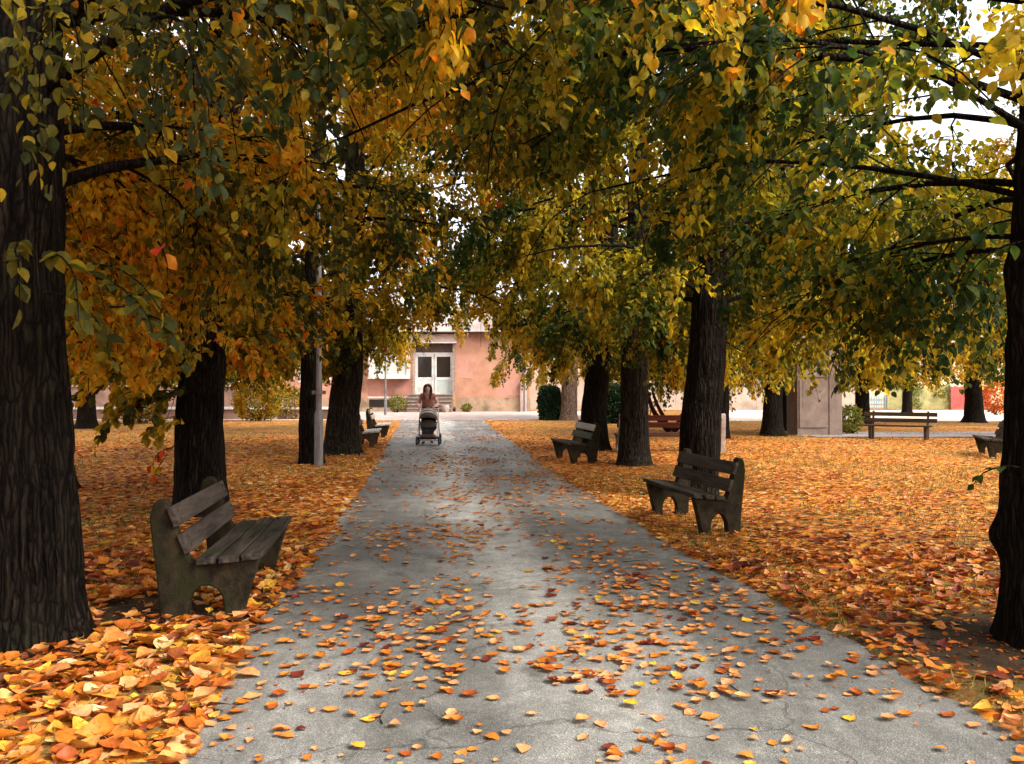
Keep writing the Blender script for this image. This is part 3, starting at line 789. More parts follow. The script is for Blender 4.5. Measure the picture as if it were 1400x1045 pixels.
park(1180, 583, 0, 'tree behind the plank bench beside the concrete kiosk', .95, 3.9, D=37)
park(960, 574, 1, 'tree beside the street beyond the red multi stemmed tree', 1.1, 5.2)
for x_, y_, k_, r_, l_ in ((-2.7, -6.5, 0, 1.0, 'unseen tree added for shade behind the viewpoint, on the side of the three plank bench'), (3.6, -7.0, 1, 2.0, 'unseen tree added for shade behind the viewpoint, on the side of the knotted trunk'),
                       (-2.2, -14.5, 2, 3.0, 'second unseen tree added for shade behind the viewpoint, on the side of the three plank bench'), (4.4, -15.0, 0, 4.0, 'second unseen tree added for shade behind the viewpoint, on the side of the knotted trunk'), (-9.5, -1.5, 1, 5.0, 'unseen tree added for shade on the lawn behind the viewpoint, away from the path')):
    o = copy_tree(protos[k_]); o.location = (x_, y_, 0); o.rotation_euler = (0, 0, r_); o.scale = (1, 1, 1); o['label'] = l_; o['group'] = G2  # unseen trees added behind the camera to shade the near trunks and foreground
for px_, D_, k_, r_ in ((300, 66, 0, .4), (200, 72, 1, 1.7), (90, 64, 2, 2.9), (-30, 70, 0, 4.4), (395, 78, 2, 5.0)):
    o = copy_tree(protos[k_]); o.location = (gnd(px_, D_), D_, 0); o.rotation_euler = (0, 0, r_); o.scale = (1.25, 1.25, 1.1); o['group'] = 'trees behind the brown garden wall'
    o['label'] = 'tree rising behind the brown garden wall across the far lawn'
# pale plane tree near the dark hedge
l = (gnd(778, 43), 43.0, 0)
make_tree('pale pinkish plane tree trunk between two dark clipped evergreen shrubs', l, [(0, 0, -.3), (0, 0, 2), (.2, 0, 5), (.2, 0, 12)], .42, .06,
          dict(zlo=3.2, Rad=4.5, base_tint=.62, tint_var=.36, **kw), bark='bark_pale', leaf='lf_olive', seed=210, trunk_kw=dict(flare=.25, n=32, depth=.015), group=G2)
# red stemmed small tree
l = (gnd(918, 31), 31.0, 0)
t = empty('ornamental_tree', l); tag(t, 'small tree with several bare red stems spreading behind the long red brown bench', 'tree', G2)
st = []
for k_, (a_, ln_) in enumerate(((3.2, 2.0), (2.5, 2.1), (.2, 2.2), (.7, 2.0), (-.6, 2.0), (-2.2, 1.9))):
    p = np.array([0, 0, -.05]); e_ = .75; pts = [p]
    for s_ in range(7):
        p = p + dirv(a_, e_) * ln_ / 7; pts.append(p); e_ += .08; a_ += rsx.normal(0, .15)
    st.append(pts)
link_mesh('trunk', tubes_mesh('trunk', [(np.array(st), np.tile(np.linspace(.10, .04, 8), (6, 1)), 8)]), M['bark_red'], t)
br, bt = crown(212, lambda z: (0, 0, .04), 4.2, 1.5, 2.3, n_limbs=12, n_sub=6, n_twig=5, per_twig=13, lsize=.13, tmpl=LEAF6, base_tint=.5, tint_var=.4)
link_mesh('branches', tubes_mesh('branches', br), M['bark_red'], t); link_mesh('crown', leaves_mesh('crown', bt), M['lf_olive'], t)

# ------------------------------------------------------------------ shrubs and hedges
def shrub(label, loc, size, n, ls, mat, cat='shrub', group=None, seed=0, boxy=0.0, name='shrub', stems=True):
    rs = np.random.default_rng(seed)
    t = empty(name, loc); tag(t, label, cat, group)
    d = norm(rs.normal(0, 1, (n, 3)))
    if boxy: d = d / np.maximum(np.abs(d).max(1, keepdims=True) ** boxy, .2)
    rr = rs.uniform(0.25, 1.0, (n, 1)) ** 0.5
    lump = 0.82 + 0.36 * fbm(d[:, 0] * 2.2 + 5, d[:, 1] * 2.2 + d[:, 2] * 2.7, seed + 3)
    P = d * rr * lump[:, None] * np.array(size) * np.array([.5, .5, .5]) + np.array([0, 0, size[2] * .5])
    P[:, 2] = np.maximum(P[:, 2], .03)
    T = d + rs.normal(0, .6, (n, 3)) + np.array([0, 0, .2]); Nn = d * .8 + rs.normal(0, .5, (n, 3))
    link_mesh('foliage', leaves_mesh('foliage', [(LEAF6, P, T, Nn, ls * rs.uniform(.6, 1.2, n), np.clip(rs.normal(.5, .28, n), 0, 1))]), M[mat], t)
    sp = []
    for k in range(7):
        a = rs.uniform(0, 6.28); q = np.array([0, 0, -.05]); pts = [q]; e = rs.uniform(.7, 1.4)
        for s in range(5):
            q = q + dirv(a, e) * min(size) * .11; pts.append(q)
        sp.append(pts)
    link_mesh('stems', tubes_mesh('stems', [(np.array(sp), np.tile(np.linspace(.025, .008, 6), (7, 1)), 5)]), M['bark'], t)
    return t
GH = 'dark evergreen shrubs by the pink building'
shrub('dark evergreen shrub at the corner of the pink wall, next to the grey drainpipe', (gnd(752, 43), 43.5, 0), (1.05, 1.0, 1.65), 8000, .13, 'lf_dark', group=GH, seed=31, boxy=.7)
shrub('dark evergreen shrub between the leaning trunk and the broad grey brown trunk', (gnd(842, 39), 39, 0), (1.7, 1.4, 1.7), 9000, .13, 'lf_dark', group=GH, seed=32, boxy=.7)
shrub('small green shrub growing at the foot of the pink wall', (gnd(638, 59), 59.0, 0), (.75, .6, .55), 600, .09, 'lf_shrub', seed=33)
shrub('yellowish shrub with dry leaves beside the entrance steps', (gnd(542, 58), 58.2, 0), (1.2, .9, 1.2), 900, .11, 'lf_shrub', seed=34)
shrub('low bright green bush at the foot of the concrete kiosk', (gnd(1162, 29.5), 29.5, 0), (.8, .8, 1.0), 900, .10, 'lf_shrub', seed=35)
for px_, D_, sd_, l_ in ((352, 50, 41, 'brownish bush before the low wall, between the leafy trunk and the lamp post'), (190, 47, 42, 'wide olive bush in front of the low wall beyond the trunk with leafy shoots'), (392, 53, 43, 'olive bush near the low wall beside the straight dark trunk')):
    shrub(l_, (gnd(px_, D_ - 8), D_ - 8, 0), (2.4, 1.6, 1.7), 2600, .12, 'lf_olive', group='bushes by the low wall', seed=sd_)
shrub('orange leaved bush at the street beside the red boards', (gnd(1362, 52), 52, 0), (1.7, 1.5, 2.4), 1700, .14, 'lf_red', seed=36)
# ------------------------------------------------------------------ benches
M['concrete_moss'] = simple('mossy_dark_concrete', (0.010, 0.007, 0.004), (0.044, 0.031, 0.016), 9, .85, bump=.5, bscale=30, stain=((0.020, 0.019, 0.007), 3.5), spec=.12)
M['plank'] = simple('weathered_plank', (0.012, 0.009, 0.007), (0.080, 0.062, 0.049), 15, .75, bump=.45, bscale=24, stretch=(.12, 1.4, 1.4), stain=((0.030, 0.030, 0.014), 4), spec=.12)
M['plank_grey'] = simple('grey_back_plank', (0.024, 0.018, 0.015), (0.088, 0.068, 0.056), 14, .75, bump=.4, bscale=24, stretch=(.12, 1.4, 1.4), spec=.12)
M['plank_white'] = simple('pale_worn_sheen_plank', (0.34, 0.31, 0.27), (0.50, 0.46, 0.41), 8, .6, bump=.3, stretch=(.12, 1.4, 1.4))  # worn planks, plus the painted reflection on the small dark bench's top plank
M['plank_green'] = simple('grey_green_plank', (0.06, 0.075, 0.055), (0.12, 0.135, 0.10), 8, .7, bump=.3, stretch=(.12, 1.4, 1.4), spec=.12)
M['plank_red'] = simple('red_brown_plank', (0.055, 0.014, 0.011), (0.11, 0.030, 0.020), 8, .55, bump=.3, stretch=(.12, 1.4, 1.4), spec=.12)
M['plank_brown'] = simple('brown_plank', (0.034, 0.021, 0.012), (0.075, 0.048, 0.027), 8, .6, bump=.3, stretch=(.12, 1.4, 1.4), spec=.12)
M['concrete_pale'] = simple('pale_concrete', (0.22, 0.16, 0.12), (0.40, 0.31, 0.25), 6, .85, bump=.4)
M['bolt'] = simple('rusty_bolt', (0.05, 0.03, 0.02), (0.10, 0.06, 0.04), 20, .6, metal=.5)

def arc(cx, cz, rx, rz, a0, a1, n):
    return [(cx + rx * math.cos(R(a0 + (a1 - a0) * k / n)), cz + rz * math.sin(R(a0 + (a1 - a0) * k / n))) for k in range(n + 1)]

def end_outline(H=.80):
    """side view of the cast end piece: front leg, arch, back leg, post"""
    p = [(.10, -.06), (.085, .05), (.045, .20), (.005, .33), (-.015, .385), (.0, .405), (.20, .392), (.36, .375), (.415, .385), (.445, .44)]
    p += [(.50, .58), (.552, H - .06)] + arc(.605, H - .045, .05, .045, 170, 10, 6)
    p += [(.672, H - .12), (.655, .52), (.630, .32), (.610, .12), (.605, -.06)]
    p += [(.435, -.06), (.435, .04)] + arc(.318, .09, .112, .145, 0, 180, 10) + [(.212, .04), (.212, -.06)]
    return p

def make_bench(label, loc, rz, Lb=1.58, Hh=.80, slats=3, mat_end='concrete_moss', mat_seat='plank', mats_back=('plank_grey', 'plank_grey'), group='park benches', seed=0, s=1.0, sy=1.0):
    random.seed(seed)
    t = empty('park_bench', loc, rz); tag(t, label, 'bench', group); t.scale = (s, sy, s)
    out = end_outline(Hh)
    for x0 in (0.0, Lb - .11):
        w = MB(); w.prism(out, 0, .11, lambda a, b, d, x0=x0: Vector((x0 + d, a, b)))
        w.build('end_panel', M[mat_end], t, bevel=.014)
    # seat planks
    sw = .415 / slats
    for k in range(slats):
        y0 = -.035 + k * (sw + .005)
        z0 = .405 - .012 * k
        pl = MB()
        xs = np.linspace(-.04 + random.uniform(-.02, .02), Lb + .04 + random.uniform(-.02, .02), 9)
        sag = random.uniform(.004, .012)
        vs = []
        for x in xs:
            zz = z0 - sag * math.sin(math.pi * (x + .04) / (Lb + .08)) + random.uniform(-.0015, .0015)
            jj = random.uniform(-.002, .002)
            vs += [(x, y0 + jj, zz), (x, y0 + sw - .012 + jj, zz - .008), (x, y0 + sw - .012 + jj, zz + .034), (x, y0 + jj, zz + .042)]
        fs = []
        for i_ in range(8):
            for m_ in range(4):
                fs.append((i_ * 4 + m_, i_ * 4 + (m_ + 1) % 4, i_ * 4 + 4 + (m_ + 1) % 4, i_ * 4 + 4 + m_))
        fs += [(3, 2, 1, 0), (32, 33, 34, 35)]
        pl.add(vs, fs); pl.build('seat_plank', M[mat_seat], t, bevel=.005)
    # back planks leaning on the posts
    ang = math.atan2(.56 - .44, .74 - .43)
    for k, zc in enumerate((Hh - .105, Hh - .275)):
        yc = .445 + (zc - .44) * math.tan(ang) * .98
        Mx = Matrix.Translation((Lb / 2, yc - .020, zc)) @ Matrix.Rotation(-ang, 4, 'X') @ Matrix.Rotation(random.uniform(-.006, .006), 4, 'Y')
        pl = MB(); pl.box(-Lb / 2 - .03, Lb / 2 + .03, -.021, .021, -.066, .066, Mx)
        b = pl.build('back_plank', M[mats_back[k]], t, bevel=.006)
        for x in (-Lb / 2 + .055, Lb / 2 - .055) if seed in (3, 4) else ():
            for z in (-.03, .03):
                bo = MB(); bo.ball(Mx @ Vector((x, -.024, z)), .011, 8, 5); bo.build('bolt', M['bolt'], b)
    return t
def ends(a, b):
    d = Vector((b[0] - a[0], b[1] - a[1]))
    return math.atan2(d.y, d.x), d.length
rz_, L_ = ends((-1.66, 5.72), (-1.87, 7.30))
make_bench('weathered bench with three seat planks and dark mossy ends beside the big furrowed trunk', (-1.66, 5.72, .0), rz_, L_, .79, 3, seed=3)
rz_, L_ = ends((1.60, 10.45), (1.86, 8.90))
make_bench('weathered bench with arched mossy concrete ends in front of the tall leaning trunk', (1.60, 10.45, .0), rz_, L_, .80, 3, seed=4, sy=.80)
rz_, L_ = ends((.88, 19.1), (1.11, 17.55))
make_bench('small dark bench with a painted whitish reflection on its top plank and grey green second plank', (.88, 19.1, .0), rz_, L_, .84, 3, mats_back=('plank_white', 'plank_green'), seed=5)
rz_, L_ = ends((-3.45, 22.5), (-3.62, 24.1))
make_bench('bench with brown posts and pale worn seat edge just beyond the stout leaning trunk', (-3.45, 22.5, .0), rz_, L_, .90, 3, mat_end='plank_brown', mat_seat='plank_white', mats_back=('plank_brown', 'plank_brown'), seed=6)
rz_, L_ = ends((-3.82, 27.0), (-3.98, 28.6))
make_bench('pale weathered bench beyond the brown posted one, near the path end', (-3.82, 27.0, .0), rz_, L_, .92, 3, mat_end='concrete_moss', mat_seat='plank_white', mats_back=('concrete_pale', 'concrete_pale'), seed=7)
rz_, L_ = ends((10.85, 20.6), (10.22, 18.95))
make_bench('dark bench seen end on, half hidden behind the black trunk with the swollen knot', (10.85, 20.6, .0), rz_, L_, .80, 3, seed=8)
make_bench('long red brown plank bench with pale concrete ends, between two trunks', (gnd(985, 21.4), 21.6, 0), R(180) + R(1.5), 2.55, .93, 3, mat_end='concrete_pale', mat_seat='plank_red', mats_back=('plank_red', 'plank_red'), seed=9)

def plank_bench(label, loc, rz, Lb=2.0):
    t = empty('park_bench', loc, rz); tag(t, label, 'bench', 'park benches')
    for x in (.22, Lb - .25):
        for (y0, y1, yt0, yt1, h) in ((.04, .14, .02, .16, .40), (.34, .44, .30, .46, .40)):
            w = MB(); w.prism([(y0, -.05), (y1, -.05), (yt1, h), (yt0, h)], x, x + .09, lambda a, b, d: Vector((d, a, b))); w.build('leg', M['plank_brown'], t, bevel=.008)
        w = MB(); w.prism([(.44, .405), (.50, .405), (.62, .86), (.56, .86)], x + .015, x + .075, lambda a, b, d: Vector((d, a, b))); w.build('back_post', M['plank_brown'], t, bevel=.006)
    for k in range(3):
        w = MB(); w.box(-.10, Lb - .03, -.03 + k * .15, .105 + k * .15, .403, .448, jit=.002); w.build('seat_plank', M['plank_brown'], t, bevel=.006)
    for z, dx in ((.58, .0), (.76, .0)):
        y = .44 + (z - .40) * .26
        w = MB(); w.box(.0, Lb + .05, y - .02, y + .022, z - .06, z + .06, jit=.002); w.build('back_plank', M['plank_brown'], t, bevel=.006)
    return t
D_ = 26.0
plank_bench('brown plank bench with two back boards beside the weathered concrete kiosk', (gnd(1176, 26.6), 26.6, 0), math.atan2(-1.9, gnd(1262, 24.7) - gnd(1176, 26.6)) * .55, 2.0)

# ------------------------------------------------------------------ lamp posts
M['lamp_paint'] = simple('grey_lilac_paint', (0.13, 0.115, 0.115), (0.19, 0.172, 0.175), 5, .5, bump=.1)
M['lamp_glass'] = simple('frosted_glass', (0.6, 0.6, 0.58), (0.7, 0.7, 0.68), 3, .25)
def lamp_post(label, loc, H):
    t = empty('street_lamp', loc); tag(t, label, 'street lamp', 'lamp posts along the path')
    w = MB(); w.tube([(0, 0, -.1), (0, 0, .02), (0, 0, 1.02), (0, 0, 1.10)], [.095, .085, .083, .062], 16); w.build('base', M['lamp_paint'], t)
    w = MB(); w.tube([(0, 0, 1.08), (0, 0, H * .6), (0, 0, H)], [.058, .050, .040], 14); p = w.build('pole', M['lamp_paint'], t)
    w = MB(); w.tube([(0, 0, 1.42), (0, 0, 1.47)], [.085, .085], 14); w.box(-.13, -.07, -.03, .03, 1.41, 1.48); w.box(.07, .13, -.03, .03, 1.41, 1.48); w.build('clamp', M['lamp_paint'], p)
    w = MB(); w.box(-.045, .045, -.088, -.075, .35, .80); w.build('hatch', M['lamp_paint'], t, bevel=.004)
    w = MB(); w.ball((0, 0, H + .2), (.2, .2, .22), 16, 10); w.build('globe', M['lamp_glass'], t)
    w = MB(); w.tube([(0, 0, H - .03), (0, 0, H + .02)], [.06, .1], 12); w.build('collar', M['lamp_paint'], t); w = MB(); w.tube([(0, 0, H + .40), (0, 0, H + .45)], [.09, .02], 12); w.build('cap', M['lamp_paint'], t)
lamp_post('grey lamp post with a thicker base standing close against the straight dark trunk', (gnd(436, 17.1), 17.1, 0), 5.4)
lamp_post('grey lamp post in front of the white framed window of the pink building', (gnd(527, 52), 52, 0), 4.6)

# ------------------------------------------------------------------ pink building at the end of the path
def plaster(name, c1, c2, stain, ss=.8):
    return simple(name, c1, c2, .9, .85, bump=.35, bscale=18, stain=(stain, ss), detail=8)
M['pink'] = plaster('pink_plaster', (0.36, 0.165, 0.098), (0.48, 0.245, 0.155), (0.26, 0.118, 0.072), .42)
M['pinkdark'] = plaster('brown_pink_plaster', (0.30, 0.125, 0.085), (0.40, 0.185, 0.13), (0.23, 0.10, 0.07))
M['patch'] = plaster('repainted_patch', (0.42, 0.20, 0.14), (0.47, 0.235, 0.17), (0.38, 0.18, 0.13))
M['plinth'] = plaster('stained_plinth', (0.26, 0.17, 0.10), (0.40, 0.26, 0.17), (0.17, 0.12, 0.07), 1.1)
M['cream'] = plaster('pale_fascia', (0.46, 0.39, 0.36), (0.56, 0.50, 0.48), (0.40, 0.33, 0.30))
M['beam'] = plaster('dusty_beam', (0.38, 0.27, 0.22), (0.48, 0.36, 0.30), (0.30, 0.2, 0.16))
M['white'] = simple('white_paint', (0.56, 0.52, 0.48), (0.64, 0.60, 0.57), 3, .45, bump=.08, stain=((0.46, 0.41, 0.36), 2))
M['dark'] = simple('dark_brown_wood', (0.050, 0.025, 0.018), (0.085, 0.045, 0.03), 4, .6)
M['stepc'] = simple('worn_step_concrete', (0.13, 0.09, 0.07), (0.22, 0.16, 0.125), 4, .85, bump=.3)
def glass_mat(name, c, rough=.06):
    m, nt, out, N, L = nodes(name)
    p = N('BsdfPrincipled', _Roughness=rough); p.inputs['Base Color'].default_value = tuple(c) + (1,); p.inputs['Specular IOR Level'].default_value = .8
    L(p.outputs[0], out.inputs[0]); return m
M['glass_dark'] = glass_mat('dark_window_glass', (0.025, 0.020, 0.018))
M['glass_pale'] = simple('curtained_glass', (0.36, 0.42, 0.39), (0.50, 0.53, 0.46), .8, .15, spec=.7)
M['pipe'] = simple('grey_pipe', (0.25, 0.22, 0.21), (0.34, 0.31, 0.30), 3, .5)
M['roof'] = simple('roof_sheet', (0.16, 0.11, 0.09), (0.24, 0.17, 0.14), 3, .7)

BX0, BX1, BY, BYB = -16.2, 1.2, 60.0, 72.0
def bz(py): return (563.0 - py) / 20.0
def bx(px): return (px - 700) / 20.0
b = empty('pink_building', (0, 0, 0)); tag(b, 'low pink plastered building with white double door and steps at the path end', 'building')
DX0, DX1, DZ0, DZ1 = bx(564), bx(622), bz(540), bz(482)
WZ = 5.35
w = MB()                              # walls with a recess for the entrance
w.box(DX1, BX1, BY, BYB, .9, WZ); w.box(BX0, bx(503), BY, BYB, .9, WZ); w.box(bx(503), DX0, BY + .004, BYB, 4.2, WZ)
w.build('wall', M['pink'], b)
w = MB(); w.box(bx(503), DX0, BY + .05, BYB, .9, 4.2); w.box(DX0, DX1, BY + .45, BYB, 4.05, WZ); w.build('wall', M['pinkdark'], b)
w = MB(); w.box(BX0, bx(500), BY - .08, BY - .001, 0, .92); w.build('plinth', M['plinth'], b); w = MB(); w.box(DX1 + .05, BX1 + .05, BY - .08, BY - .001, 0, .95); w.build('plinth', M['plinth'], b); w = MB(); w.box(bx(500), DX0 - .05, BY - .05, BY + .04, 0, .90); w.build('plinth', M['plinth'], b)
w = MB(); w.box(bx(624), bx(646), BY - .006, BY + .02, bz(517), bz(485)); w.build('repainted_patch', M['patch'], b); w = MB(); w.box(bx(678), bx(712), BY - .005, BY + .02, bz(541), bz(520)); w.build('repainted_patch', M['patch'], b)
# fascia with shadow gap and brackets
w = MB(); w.box(BX0 - .6, BX1 + .5, BY - .75, BYB + .5, WZ + .08, 6.75, jit=.0); f = w.build('fascia', M['cream'], b)
w = MB(); w.box(BX0 - .7, BX1 + .6, BY - .85, BYB + .6, 6.75, 6.85); w.build('roof', M['roof'], b)
w = MB(); w.box(BX0 - .6, BX1 + .5, BY - .70, BYB, WZ + .002, WZ + .078); w.build('soffit', M['dark'], b)
for px in (586, 640, 690, 530):
    w = MB(); w.prism([(0, 0), (-.6, .32), (-.6, .36), (0, .36)], -.04, .04, lambda a, c, d, px=px: Vector((bx(px) + d, BY + a, WZ - .36 + c))); w.build('bracket', M['cream'], b)
w = MB(); w.box(DX0 - .2, DX1 + .1, BY - .35, BY + .40, bz(468), bz(457)); w.build('entrance_beam', M['beam'], b, bevel=.02)
w = MB(); w.box(DX0 - .22, DX1 + .12, BY - .37, BY + .38, bz(469.5), bz(468) - .002); w.build('beam_edge', M['white'], b)
w = MB(); w.box(DX0, DX1, BY + .30, BY + .36, DZ1, bz(469.6)); w.build('transom_board', M['dark'], b)
# recess sides
w = MB(); w.box(DX0 - .0, DX0 + .16, BY + .02, BY + .44, DZ0, bz(470)); w.box(DX1 - .16, DX1, BY + .02, BY + .44, DZ0, bz(470)); w.build('door_jamb', M['concrete_pale'], b)
# double door: two leaves of different height of glazing
dx = [DX0 + .16, (DX0 + DX1) / 2, DX1 - .16]
for k in range(2):
    x0, x1 = dx[k] + .03, dx[k + 1] - .03
    d = MB(); y0, y1 = BY + .31, BY + .37
    d.box(x0, x0 + .14, y0, y1, DZ0, DZ1 - .1); d.box(x1 - .14, x1, y0, y1, DZ0, DZ1 - .1); d.box(x0 + .14, x1 - .14, y0, y1, DZ1 - .28, DZ1 - .1)
    d.box(x0 + .14, x1 - .14, y0, y1, DZ0, DZ0 + .16); d.box(x0 + .14, x1 - .14, y0, y1, DZ0 + 1.02, DZ0 + 1.2)
    door = d.build('door', M['white'], b)
    g = MB(); g.box(x0 + .14, x1 - .14, y0 + .025, y1 - .02, DZ0 + 1.2, DZ1 - .28); g.build('pane', M['glass_dark'], door)
    g = MB(); g.box(x0 + .14, x1 - .14, y0 + .02, y1 - .02, DZ0 + .16, DZ0 + 1.02); g.build('door_panel', M['white'] if k == 0 else M['glass_pale'], door)
    h = MB(); hx = x1 - .07 if k == 0 else x0 + .07
    h.tube([(hx, y0 - .05, DZ0 + 1.0), (hx, y0 - .05, DZ0 + 1.35)], .018, 8); h.build('handle', M['pipe'], door)
w = MB(); w.box(dx[0], dx[2], BY + .28, BY + .38, DZ1 - .1, DZ1); w.box(dx[0], dx[0] + .028, BY + .28, BY + .38, DZ0, DZ1 - .1); w.box(dx[2] - .028, dx[2], BY + .28, BY + .38, DZ0, DZ1 - .1); w.build('door_frame', M['white'], b)
# steps
w = MB(); n = 5
for k in range(n):
    w.box(bx(560) - .0, bx(619), BY - .32 * (n - k), BY - .32 * (n - k - 1) + (.0 if k < n - 1 else .30), -.05, DZ0 * (k + 1) / n)
w.build('steps', M['stepc'], b)
w = MB()
for k in range(n):
    z = DZ0 * (k + 1) / n
    w.box(bx(560) - .03, bx(619) + .03, BY - .32 * (n - k) - .05, BY - .32 * (n - k) + .16, z + .002, z + .05)
w.build('treads', M['concrete_pale'], b)
# big shop window
wx0, wx1, wz0, wz1 = bx(505), bx(563) - .12, bz(517), bz(462)
w = MB(); y0, y1 = BY - .42, BY - .001
w.box(wx0, wx1, y0, BY + .05, wz0, wz0 + .20); w.box(wx0, wx1, y0, BY + .05, wz1 - .18, wz1); w.box(wx0, wx0 + .18, y0, BY + .05, wz0 + .20, wz1 - .18); w.box(wx1 - .2, wx1, y0, BY + .05, wz0 + .20, wz1 - .18)
w.box((wx0 + wx1) / 2 - .05, (wx0 + wx1) / 2 + .05, y0 + .03, y0 + .1, wz0 + .20, wz1 - .18)
win = w.build('window_frame', M['white'], b, bevel=.015)
w = MB(); w.box(wx0 + .17, wx1 - .19, y0 + .07, y0 + .09, wz0 + .19, wz1 - .17); w.build('pane', M['glass_pale'], win)
w = MB(); w.box(wx0 - .05, wx1 + .05, y0 - .06, y0 - .002, wz0 - .06, wz0 + .02); w.build('sill', M['white'], win)
for (a, c) in ((-14.6, -12.4),):
    w = MB(); w.box(a, c, BY - .06, BY - .001, 2.0, 2.15); w.box(a, c, BY - .06, BY - .001, 4.25, 4.4); w.box(a, a + .14, BY - .06, BY - .001, 2.15, 4.25); w.box(c - .14, c, BY - .06, BY - .001, 2.15, 4.25); w.box((a + c) / 2 - .05, (a + c) / 2 + .05, BY - .06, BY - .001, 2.15, 4.25)
    fr = w.build('window_frame', M['white'], b)
    w = MB(); w.box(a + .14, c - .14, BY - .03, BY - .006, 2.15, 4.25); w.build('pane', M['glass_dark'], fr)
w = MB(); w.box(bx(505), bx(541), BY - .07, BY - .052, .30, .84); w.build('cellar_window', M['glass_dark'], b)
w = MB(); w.box(bx(503), DX0 - .1, BY - .07, BY - .052, .93, 1.03); w.build('ledge', M['white'], b)
w = MB(); w.tube([(bx(718), BY - .16, 0), (bx(718), BY - .16, WZ - .1)], .09, 10); w.build('drainpipe', M['pipe'], b)
w = MB(); w.box(bx(711), bx(715.5), BY - .25, BY - .08, 0, 2.0); w.build('meter_cabinet', M['beam'], b, bevel=.02)
# round pale planter on the step end
t = empty('plant_pot', (bx(612), BY - 1.9, 0)); tag(t, 'round pale pot at the end of the entrance steps', 'pot')
w = MB(); w.tube([(0, 0, -.02), (0, 0, .05), (0, 0, .25), (0, 0, .42), (0, 0, .5), (0, 0, .5), (0, 0, .44)], [.16, .2, .27, .26, .22, .18, .17], 18); w.build('pot_body', M['concrete_pale'], t)
w = MB(); w.ball((0, 0, .43), (.18, .18, .03), 14, 6); w.build('soil', M['dark'], t)
# neighbouring wall to the east, set back
M['wall2'] = plaster('faded_pink_plaster', (0.40, 0.31, 0.24), (0.50, 0.40, 0.31), (0.34, 0.25, 0.19))
b = empty('garden_wall', (0, 0, 0)); tag(b, 'pale pink garden wall beyond the corner of the pink building', 'wall')
w = MB(); w.box(1.3, 26.0, 66, 66.4, -.1, 3.6); w.build('wall_body', M['wall2'], b)
w = MB(); w.box(1.25, 26.05, 65.9, 66.5, 3.602, 3.75); w.build('coping', M['beam'], b)

b = empty('garden_wall', (0, 0, 0)); tag(b, 'brown garden wall across the far lawn, running up to the pink building', 'wall')
M['wall3'] = plaster('brown_wall', (0.16, 0.085, 0.06), (0.26, 0.15, 0.11), (0.12, 0.07, 0.045))
w = MB(); w.box(-75, -16.3, 59, 59.3, -.1, 1.7); w.build('wall_body', M['wall3'], b)
w = MB(); w.box(-75.1, -16.25, 58.9, 59.4, 1.702, 1.82); w.build('coping', M['beam'], b)
# ------------------------------------------------------------------ low wall on the left lawn
b = empty('low_wall', (0, 0, 0)); tag(b, 'low brown wall with white coping across the far lawn', 'wall')
w = MB(); w.box(-34, -8.6, 44.6, 44.85, -.1, .50); w.build('wall_body', M['wall3'], b)
w = MB(); w.box(-34.1, -8.5, 44.5, 44.95, .502, .62); w.build('coping', M['white'], b)
for x in (-32, -28, -24, -20, -16, -12.2):
    w = MB(); w.box(x, x + .3, 44.46, 44.598, -.1, .50); w.build('pier', M['beam'], b)

# ------------------------------------------------------------------ concrete kiosk
b = empty('concrete_kiosk', (gnd(1132, 28.2), 28.2, 0), R(0)); tag(b, 'weathered pinkish brown concrete kiosk with stained panels beside the plank bench', 'kiosk')
M['kiosk'] = simple('stained_kiosk', (0.15, 0.105, 0.082), (0.27, 0.195, 0.155), 1.6, .85, bump=.5, bscale=14, stain=((0.17, 0.125, 0.10), 1.4), detail=8)
w = MB(); w.box(-.99, .46, 0, 1.1, -.05, 2.9); w.build('kiosk_body', M['kiosk'], b, bevel=.02)
w = MB(); w.box(-.93, -.03, -.035, -.002, .28, 1.82); w.box(-.93, -.03, -.035, -.002, 1.90, 2.8); w.build('door_panel', M['kiosk'], b, bevel=.012)
w = MB(); w.box(.03, .42, -.03, -.002, .05, 2.8); w.build('side_panel', M['kiosk'], b, bevel=.012)
w = MB(); w.box(-1.03, .50, -.05, 1.14, 2.902, 3.02); w.build('kiosk_roof', M['kiosk'], b, bevel=.02)
w = MB(); w.box(-1.05, .52, -.09, 1.2, -.05, .05); w.build('footing', M['concrete_pale'], b)
w = MB(); w.ball((-.28, -.05, 1.15), (.03, .03, .03), 8, 6); w.build('knob', M['bolt'], b)

# ------------------------------------------------------------------ far street on the right
M['yellow'] = plaster('pale_yellow_plaster', (0.74, 0.58, 0.36), (0.82, 0.68, 0.46), (0.70, 0.52, 0.34))
b = empty('yellow_building', (0, 0, 0)); tag(b, 'pale yellow building across the street behind the pale green fence', 'building')
w = MB(); w.box(29.5, 60, 75, 84, -.1, 6.5); w.build('wall', M['yellow'], b)
w = MB(); w.box(29.4, 60.1, 74.9, 74.998, 3.35, 3.5); w.build('cornice', M['beam'], b)
w = MB(); w.box(29.2, 60.3, 74.6, 84.3, 6.502, 6.8); w.build('roof', M['roof'], b)
for x in (31.0, 37.5, 44, 50):
    w = MB(); w.box(x, x + .12, 74.93, 74.998, 4.1, 5.6); w.box(x + 1.3, x + 1.42, 74.93, 74.998, 4.1, 5.6); w.box(x + .12, x + 1.3, 74.93, 74.998, 5.48, 5.6); w.box(x + .12, x + 1.3, 74.93, 74.998, 4.1, 4.22); fr = w.build('window_frame', M['white'], b)
    w = MB(); w.box(x + .12, x + 1.3, 74.96, 74.996, 4.22, 5.48); w.build('pane', M['glass_dark'], fr)
